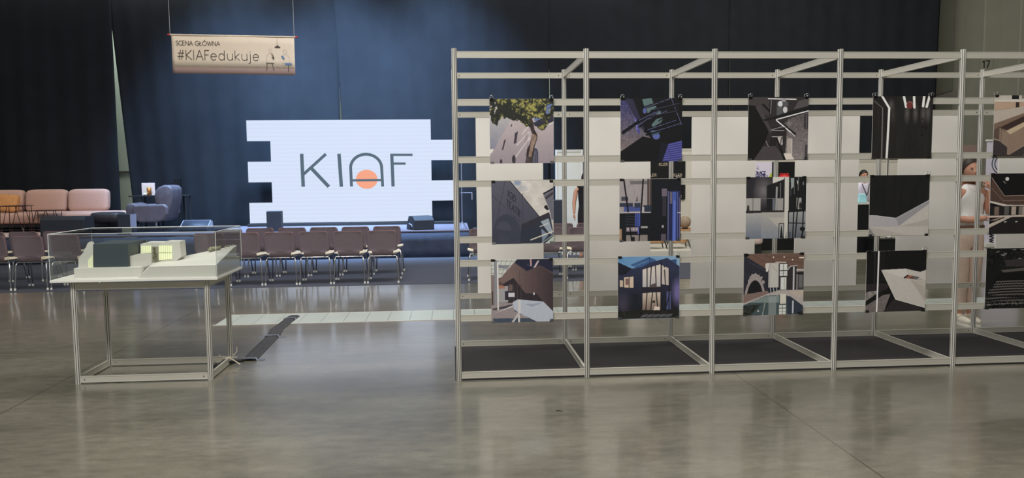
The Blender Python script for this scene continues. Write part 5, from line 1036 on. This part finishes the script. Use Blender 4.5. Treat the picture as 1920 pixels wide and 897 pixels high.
def hand(mb, wrist, d, n, s=1, curl=.5, thumb=1):
    "palm, four unequal bent fingers and a thumb; d along the hand, n out of the back of the hand"
    d = Vector(d).normalized(); n = Vector(n); n = (n-d*n.dot(d)).normalized(); l = d.cross(n); w = Vector(wrist)
    V = {'w': (*w, .022*s, .018*s), 'p': (*(w+d*.045*s), .030*s, .017*s), 'q': (*(w+d*.078*s), .033*s, .014*s)}
    vs, fs = skin_mesh(V, [('w', 'p'), ('p', 'q')], 'w', 1); mb.add(vs, fs, 0, True)
    for k, (off, ln) in enumerate(((-.027, .068), (-.009, .078), (.010, .072), (.027, .056))):
        b0 = w+d*.07*s+l*off*s; dd = d.copy(); pts = [b0-d*.02*s, b0]
        for j, f_ in enumerate((.45, .32, .23)):
            dd = (dd*math.cos(curl*.55)-n*math.sin(curl*.55)).normalized(); pts.append(pts[-1]+dd*ln*f_*s)
            
        V, E_ = chain([(*p, (.0088, .0088, .0082, .0078, .006)[i]*s) for i, p in enumerate(pts)], 'f'); vs, fs = skin_mesh(V, E_, 'f0', 1); mb.add(vs, fs, 0, True)
    t0 = w+d*.02*s-l*thumb*.02*s; a = (d*.6-l*thumb*.8-n*.15).normalized(); b_ = (d*.85-l*thumb*.3-n*.35).normalized()
    V, E_ = chain([(*t0, .011*s), (*(t0+a*.03*s), .0105*s), (*(t0+a*.03*s+b_*.03*s), .0095*s), (*(t0+a*.03*s+b_*.055*s), .007*s)], 't'); vs, fs = skin_mesh(V, E_, 't0', 1); mb.add(vs, fs, 0, True)
def head(mb, c, h, yaw=0, tilt=0):
    "face towards -y; c is the head centre, h its height; materials 0 skin 1 dark eye 2 lip 3 brow 4 eye white"
    R = Matrix.Rotation(yaw, 3, 'Z') @ Matrix.Rotation(tilt, 3, 'X'); c = Vector(c); nu, nv = 40, 30; vs, fs = [], []
    def surf(a, t):
        x, y, z = math.sin(t)*math.sin(a), -math.sin(t)*math.cos(a), math.cos(t)
        wx = .34; wy = .42
        jaw = max(0, -z-.1); X = x*wx*(1-.30*jaw-.18*jaw*jaw); Y = y*wy; Z = z*.5
        if y < 0:
            fr = -y; Y *= 1-.12*jaw*0
            Y -= .10*math.exp(-(x/.13)**2)*math.exp(-((z+.16)/.15)**2)*fr            # nose
            Y -= .035*math.exp(-(x/.09)**2)*math.exp(-((z+.05)/.2)**2)
            Y += .05*(math.exp(-((abs(x)-.36)/.16)**2))*math.exp(-((z-.03)/.1)**2)     # sockets
            Y -= .03*math.exp(-(x/.28)**2)*math.exp(-((z+.47)/.08)**2)                 # mouth
            Y -= .05*math.exp(-(x/.25)**2)*math.exp(-((z+.85)/.16)**2)                 # chin
            Y += .02*math.exp(-(x/.4)**2)*math.exp(-((z+.62)/.07)**2)
        else: Y += .03*max(0, z+.2)
        if z < -.55 and y > 0: Y *= 1-.35*(-z-.55)
        return Vector((X, Y, Z))*h
    for j in range(nv+1):
        for i in range(nu): vs.append(c+R@surf(2*PI*i/nu, PI*j/nv))
    for j in range(nv):
        for i in range(nu): fs.append((j*nu+i, (j+1)*nu+i, (j+1)*nu+(i+1) % nu, j*nu+(i+1) % nu))
    mb.add(vs, fs, 0, True)
    def dab(x, y, z, rx, ry, rz, m):
        b = MB(); b.ball((0, 0, 0), rx*h, ry*h, rz*h, m, 12, 8); p = Vector((x, y, z))*h; b.v = [tuple(c+R@(Vector(v)+p)) for v in b.v]; mb.add(b.v, b.f, m, True)
    for s in (-1, 1):
        dab(s*.135, -.345, .015, .062, .03, .028, 4); dab(s*.135, -.366, .015, .026, .014, .026, 1); dab(s*.14, -.365, .09, .075, .018, .012, 3); dab(s*.135, -.362, .045, .065, .015, .009, 3)
        dab(s*.345, .03, -.02, .035, .075, .12, 0); dab(s*.03, -.47, -.13, .018, .012, .01, 1)
    dab(0, -.425, -.232, .085, .022, .014, 2); dab(0, -.42, -.258, .07, .022, .016, 2)
HEADM = lambda sk, hr: [M[sk], M['eye'], M['lip'], M[hr], M['eyewhite']]

# ---- woman standing behind the frame, hand at her chin
wx = at(1810, 610, 7.62)[0]
wm = empty('person', (wx, 7.62, 0)); tag(wm, 'woman in white sleeveless top and beige trousers, hand to her chin, arm crossed', 'person')
body = MB()
V = {'pel': (0, 0, .93, .155, .105), 'wai': (0, .005, 1.06, .125, .092), 'rib': (0, 0, 1.2, .138, .10), 'che': (0, 0, 1.31, .135, .095), 'nb': (0, .01, 1.405, .075, .07), 'nk': (0, 0, 1.47, .052, .055), 'nt': (0, -.01, 1.52, .05, .055),
 'sl': (-.155, .01, 1.365, .05), 'el': (-.2, .01, 1.1, .039), 'ml': (-.08, -.135, 1.075, .036), 'wl': (.07, -.165, 1.1, .025),
 'sr': (.155, .01, 1.365, .05), 'er': (.2, -.03, 1.12, .04), 'mr': (.155, -.12, 1.24, .036), 'wr': (.10, -.155, 1.385, .025),
 'hl': (-.075, 0, .86, .084), 'kl': (-.062, -.01, .49, .052), 'cl': (-.056, .02, .34, .046), 'al': (-.05, .02, .09, .032), 'fl': (-.05, -.02, .05, .033), 'tl': (-.052, -.1, .035, .028),
 'hr': (.075, 0, .86, .084), 'kr': (.062, -.01, .49, .052), 'cr': (.056, .02, .34, .046), 'ar': (.05, .02, .09, .032), 'fr': (.05, -.02, .05, .033), 'tr': (.052, -.1, .035, .028)}
E_ = [('pel', 'wai'), ('wai', 'rib'), ('rib', 'che'), ('che', 'nb'), ('nb', 'nk'), ('nk', 'nt'), ('che', 'sl'), ('sl', 'el'), ('el', 'ml'), ('ml', 'wl'), ('che', 'sr'), ('sr', 'er'), ('er', 'mr'), ('mr', 'wr'), ('pel', 'hl'), ('hl', 'kl'), ('kl', 'cl'), ('cl', 'al'), ('al', 'fl'), ('fl', 'tl'), ('pel', 'hr'), ('hr', 'kr'), ('kr', 'cr'), ('cr', 'ar'), ('ar', 'fr'), ('fr', 'tr')]
vs, fs = skin_mesh(V, E_, 'pel'); body.add(vs, fs, 0, True)
head(body, (-.015, -.02, 1.578), .222, -.12, .06)
hand(body, (.07, -.165, 1.1), (1, -.02, .12), (0, -1, .2), .95, .5, -1)
hand(body, (.10, -.155, 1.385), (-.35, .0, 1), (.5, -.9, 0), .9, 1.3, 1)
body.build('body', HEADM('skin', 'hair'), wm)
# hair pulled back
hb = MB()
hw = []
def hairshell(mb, c, h, yaw, front=.28, low=-.2, grow=1.06, part=True):
    R = Matrix.Rotation(yaw, 3, 'Z'); nu, nv = 44, 22; c = Vector(c)
    def f(u, v):
        a = 2*PI*u; fz = max(0, math.cos(a)); lim = math.acos(max(-1, min(1, low+(front-low)*(fz**.6)+(.0)))) ; t = lim*v
        x, y, z = math.sin(t)*math.sin(a), -math.sin(t)*math.cos(a), math.cos(t); w = 1+.012*math.sin(a*22)
        return tuple(c+R@(Vector((x*.355*w, y*.435*w+.012, z*.52))*h*grow))
    mb.grid(f, nu, nv)
hairshell(hb, (-.015, -.02, 1.578), .222, -.12, .62, -.35, 1.045)
hb.ball((-.01+.0, .085, 1.6), .045, .04, .045)
hb.build('hair', M['hair'], wm, solid=.008)
# clothes
def cloth(name, V, E_, root, m, parent, cut=None):
    vs, fs = skin_mesh(V, E_, root)
    if cut: fs = [f for f in fs if cut(sum((Vector(vs[i]) for i in f), Vector())/len(f))]
    b = MB(); b.add(vs, fs, 0, True); return b.build(name, M[m], parent)
g = .016
gr = lambda n, e_=g: tuple(V[n][:3])+tuple(r_+e_ for r_ in V[n][3:])
cloth('top', {'bot': (0, 0, .93, .14, .104), 'pel': (0, 0, 1.0, .14, .104), 'wai': gr('wai', .016), 'rib': gr('rib'), 'che': (0, 0, 1.315, .178, .13), 'nb': (0, .01, 1.405, .082, .078), 'nk': (0, 0, 1.44, .066, .066), 'sl': (-.12, .01, 1.36, .066), 'sr': (.12, .01, 1.36, .066)}, [('bot', 'pel'), ('pel', 'wai'), ('wai', 'rib'), ('rib', 'che'), ('che', 'nb'), ('nb', 'nk'), ('che', 'sl'), ('che', 'sr')], 'pel', 'shirt', wm, lambda c_: c_.z > .975 and c_.z < 1.445 and abs(c_.x) < .155 and not (c_.z > 1.39 and abs(c_.x) > .1))
cloth('trousers', {'top': (0, 0, 1.09, .138, .104), 'mid': (0, 0, 1.0, .15, .113), 'pel': (0, 0, .91, .172, .122), 'hl': (-.078, 0, .83, .098), 'ml': (-.07, 0, .66, .082), 'kl': (-.063, -.01, .49, .066), 'cl': (-.057, .01, .3, .058), 'al': (-.053, .015, .13, .054), 'hr': (.078, 0, .83, .098), 'mr': (.07, 0, .66, .082), 'kr': (.063, -.01, .49, .066), 'cr': (.057, .01, .3, .058), 'ar': (.053, .015, .13, .054)}, [('top', 'mid'), ('mid', 'pel'), ('pel', 'hl'), ('hl', 'ml'), ('ml', 'kl'), ('kl', 'cl'), ('cl', 'al'), ('pel', 'hr'), ('hr', 'mr'), ('mr', 'kr'), ('kr', 'cr'), ('cr', 'ar')], 'pel', 'trouser', wm, lambda c_: c_.z > .125 and c_.z < 1.015)
b = MB(); n = 28
b.grid(lambda u, v: (.145*math.cos(2*PI*u), .11*math.sin(2*PI*u), .988+.03*v), n, 1); b.build('belt', M['belt'], wm, solid=.008)
for sx, x in ((-1, -.052), (1, .052)):
    s = MB(); s.ball((x, -.04, .045), .04, .125, .045, 0, 18, 10, lambda p_: Vector((p_.x*(1-.1*p_.y), p_.y, p_.z if p_.z > -.8 else -.8))); s.ball((x, .02, .07), .042, .055, .05, 0, 14, 8)
    sh = s.build('shoe', M['shoe'], wm); MB().prism([(x+.041*math.cos(t), -.04+.13*math.sin(t)) for t in np.linspace(0, 2*PI, 25)[:-1]], .0, .018).build('sole', M['white'], sh)
b = MB(); b.tube([(.075*math.cos(t)*1.0, -.075+.0-.035*math.sin(-t), 1.43+.075*math.sin(t)) for t in np.linspace(PI, 2*PI, 14)], .0012, 5); b.ball((0, -.118, 1.352), .007, .004, .008); b.build('necklace', M['copper'], wm)

# ---- man in white behind the counter
mx0 = at(1618.5, 330, 15.2)[0]; mn = empty('person', (mx0, 15.2, 0)); tag(mn, 'dark-haired man in white shirt and black lanyard behind the counter', 'person')
body = MB(); HZ = at(1618, 319.5, 15.2)[2]-.0; s_ = HZ/1.70
V2 = {'pel': (0, 0, .95, .15, .11), 'wai': (0, 0, 1.08, .145, .105), 'che': (0, 0, 1.32, .175, .115), 'nb': (0, .01, 1.43, .075, .075), 'nk': (0, 0, 1.5, .058, .06), 'nt': (0, 0, 1.54, .055, .06), 'sl': (-.2, 0, 1.39, .055), 'el': (-.25, .0, 1.12, .045), 'wl': (-.18, -.2, 1.02, .028), 'sr': (.2, 0, 1.39, .055), 'er': (.25, 0, 1.12, .045), 'wr': (.18, -.2, 1.02, .028), 'hl': (-.09, 0, .88, .09), 'kl': (-.1, 0, .5, .058), 'al': (-.1, .02, .09, .04), 'tl': (-.11, -.12, .04, .034), 'hr': (.09, 0, .88, .09), 'kr': (.1, 0, .5, .058), 'ar': (.1, .02, .09, .04), 'tr': (.11, -.12, .04, .034)}
V2 = {k2: tuple(c_*s_ for c_ in v2) for k2, v2 in V2.items()}
E2 = [('pel', 'wai'), ('wai', 'che'), ('che', 'nb'), ('nb', 'nk'), ('nk', 'nt'), ('che', 'sl'), ('sl', 'el'), ('el', 'wl'), ('che', 'sr'), ('sr', 'er'), ('er', 'wr'), ('pel', 'hl'), ('hl', 'kl'), ('kl', 'al'), ('al', 'tl'), ('pel', 'hr'), ('hr', 'kr'), ('kr', 'ar'), ('ar', 'tr')]
vs, fs = skin_mesh(V2, E2, 'pel'); body.add(vs, fs, 0, True); head(body, (0, -.02*s_, 1.585*s_), .225*s_)
hand(body, V2['wl'][:3], (.3, -1, -.2), (0, 0, 1), .95, .6, 1); hand(body, V2['wr'][:3], (-.3, -1, -.2), (0, 0, 1), .95, .6, -1)
body.build('body', HEADM('skin_dark', 'hairblack'), mn)
hb = MB(); hairshell(hb, (0, -.02*s_, 1.585*s_), .225*s_, 0, .55, -.1, 1.05); hb.build('hair', M['hairblack'], mn, solid=.01)
g2 = lambda n, e_=.018: tuple(V2[n][:3])+tuple(r_+e_ for r_ in V2[n][3:])
cloth('shirt', {**{n_: g2(n_) for n_ in ('pel', 'wai', 'che', 'sl', 'sr')}, 'nb': (0, 0, 1.45*s_, .1, .095), 'e1': (-.235*s_, 0, 1.24*s_, .065), 'e2': (.235*s_, 0, 1.24*s_, .065)}, [('pel', 'wai'), ('wai', 'che'), ('che', 'nb'), ('che', 'sl'), ('sl', 'e1'), ('che', 'sr'), ('sr', 'e2')], 'pel', 'lilac', mn)
cloth('trousers', {n_: g2(n_) for n_ in ('pel', 'hl', 'kl', 'al', 'hr', 'kr', 'ar')}, [('pel', 'hl'), ('hl', 'kl'), ('kl', 'al'), ('pel', 'hr'), ('hr', 'kr'), ('kr', 'ar')], 'pel', 'black', mn)
b = MB(); b.tube([(-.075, -.1, 1.42*s_), (-.03, -.15, 1.25*s_), (0, -.155, 1.17*s_)], .008, 6).tube([(.075, -.1, 1.42*s_), (.03, -.15, 1.25*s_), (0, -.155, 1.17*s_)], .008, 6); b.build('lanyard', M['black'], mn)
for x in (-.105, .105): MB().ball((x*s_, -.05, .045), .048, .14, .045, 0, 14, 8, lambda p_: Vector((p_.x, p_.y, max(p_.z, -.9)))).build('shoe', M['black'], mn)

# ---- woman in black, seen from behind
bx = at(1099, 400, 14.0)[0]; wb = empty('person', (bx, 14.0, .006)); tag(wb, 'woman in a black dress seen from behind, standing past the chairs', 'person')
body = MB(); s3 = .945
V3 = {k2: (v2[0]*.92*s3/s_, v2[1]*s3/s_, v2[2]*s3/s_)+tuple(r_*.88*s3/s_ for r_ in v2[3:]) for k2, v2 in V2.items()}
V3['wl'] = (-.22, -.02, .86, .024); V3['wr'] = (.22, -.02, .86, .024); V3['tl'] = (V3['tl'][0], .12, .04, .03); V3['tr'] = (V3['tr'][0], .12, .04, .03)
vs, fs = skin_mesh(V3, E2, 'pel'); body.add(vs, fs, 0, True); head(body, (0, .01, 1.585*s3), .22*s3, PI)
hand(body, V3['wl'][:3], (0, 0, -1), (-1, 0, 0), .85, .3, 1); hand(body, V3['wr'][:3], (0, 0, -1), (1, 0, 0), .85, .3, -1)
body.build('body', HEADM('skin', 'hair'), wb)
hb = MB(); hairshell(hb, (0, .01, 1.585*s3), .22*s3, PI, .5, -.6, 1.06); hb.build('hair', M['hair'], wb, solid=.01)
g3 = lambda n, e_=.014: tuple(V3[n][:3])+tuple(r_+e_ for r_ in V3[n][3:])
cloth('dress', {'top': (0, 0, 1.36, .12, .09), 'che': g3('che'), 'wai': g3('wai', .014), 'pel': (0, 0, .9, .165, .128), 'h1': (0, 0, .74, .17, .13), 'h2': (0, 0, .5, .16, .125)}, [('top', 'che'), ('che', 'wai'), ('wai', 'pel'), ('pel', 'h1'), ('h1', 'h2')], 'che', 'dress', wb)
for x in (V3['tl'][0], V3['tr'][0]): MB().ball((x, .06, .04), .04, .12, .04, 0, 14, 8, lambda p_: Vector((p_.x, p_.y, max(p_.z, -.9)))).build('shoe', M['black'], wb)

# ================================================================ LIGHT
w = bpy.data.worlds.new('hall_air'); sc.world = w; w.use_nodes = True
w.node_tree.nodes['Background'].inputs[0].default_value = (.62, .63, .58, 1); w.node_tree.nodes['Background'].inputs[1].default_value = .22
def area(name, loc_, target, size, power, col, sizey=None):
    l = bpy.data.lights.new(name, 'AREA'); l.energy = power; l.color = col; l.shape = 'RECTANGLE'; l.size = size; l.size_y = sizey or size
    o = bpy.data.objects.new(name, l); C.objects.link(o); o.location = loc_; o.rotation_euler = (Vector(target)-Vector(loc_)).to_track_quat('-Z', 'Y').to_euler(); return o
def spot(name, loc_, target, power, col, ang, blend=1, rad=.3):
    l = bpy.data.lights.new(name, 'SPOT'); l.energy = power; l.color = col; l.spot_size = math.radians(ang); l.spot_blend = blend; l.shadow_soft_size = rad
    o = bpy.data.objects.new(name, l); C.objects.link(o); o.location = loc_; o.rotation_euler = (Vector(target)-Vector(loc_)).to_track_quat('-Z', 'Y').to_euler(); return o
area('hall_lamp', (-2.5, .5, 8), (-.5, 6, .5), 6, 800, (1, .98, .945), 2)
area('hall_lamp', (3.5, 0, 8), (3, 6, 0), 5, 110, (1, .97, .88), 2)
area('hall_lamp', (0, 9.2, 9), (-1, 11.5, 0), 10, 680, (1, .97, .93), 1.5)
area('rear_daylight', (-4, 18.1, 6), (-4, 19.2, 2.5), 16, 420, (.92, 1, .93), 1)
area('booth_lamp', (7, 13, 7), (8, 17, 1), 6, 260, (1, .96, .86), 2)
spot('added_haze_spot', (-1.5, 9.0, 8.5), (-1.8, 13.8, .3), 900, (.45, .62, 1), 60)  # added blue spot, stands in for haze over chairs and stage front
spot('added_bloom_spot', (-4.6, 15.3, 8), (-4.4, 17.8, .9), 9500, (.38, .62, 1), 62)  # three added blue spots imitate lens bloom around the screen
spot('added_bloom_spot', (-2.6, 15.3, 8), (-2.4, 17.8, .9), 12500, (.38, .62, 1), 62)
spot('added_bloom_spot', (-.4, 15.3, 8), (-.2, 17.8, .9), 9500, (.38, .62, 1), 62)
spot('stage_wash_warm', (-8.2, 12.0, 7.5), (-8.1, 16.8, 1.1), 420, (1, .92, .86), 34)
area('added_curtain_fill', (-2.3, 17.5, .56), (-2.3, 17.8, 1.7), 5.2, 40, (.4, .62, 1), .05)  # added unseen strip, tints the lower curtain blue behind the screen's notches
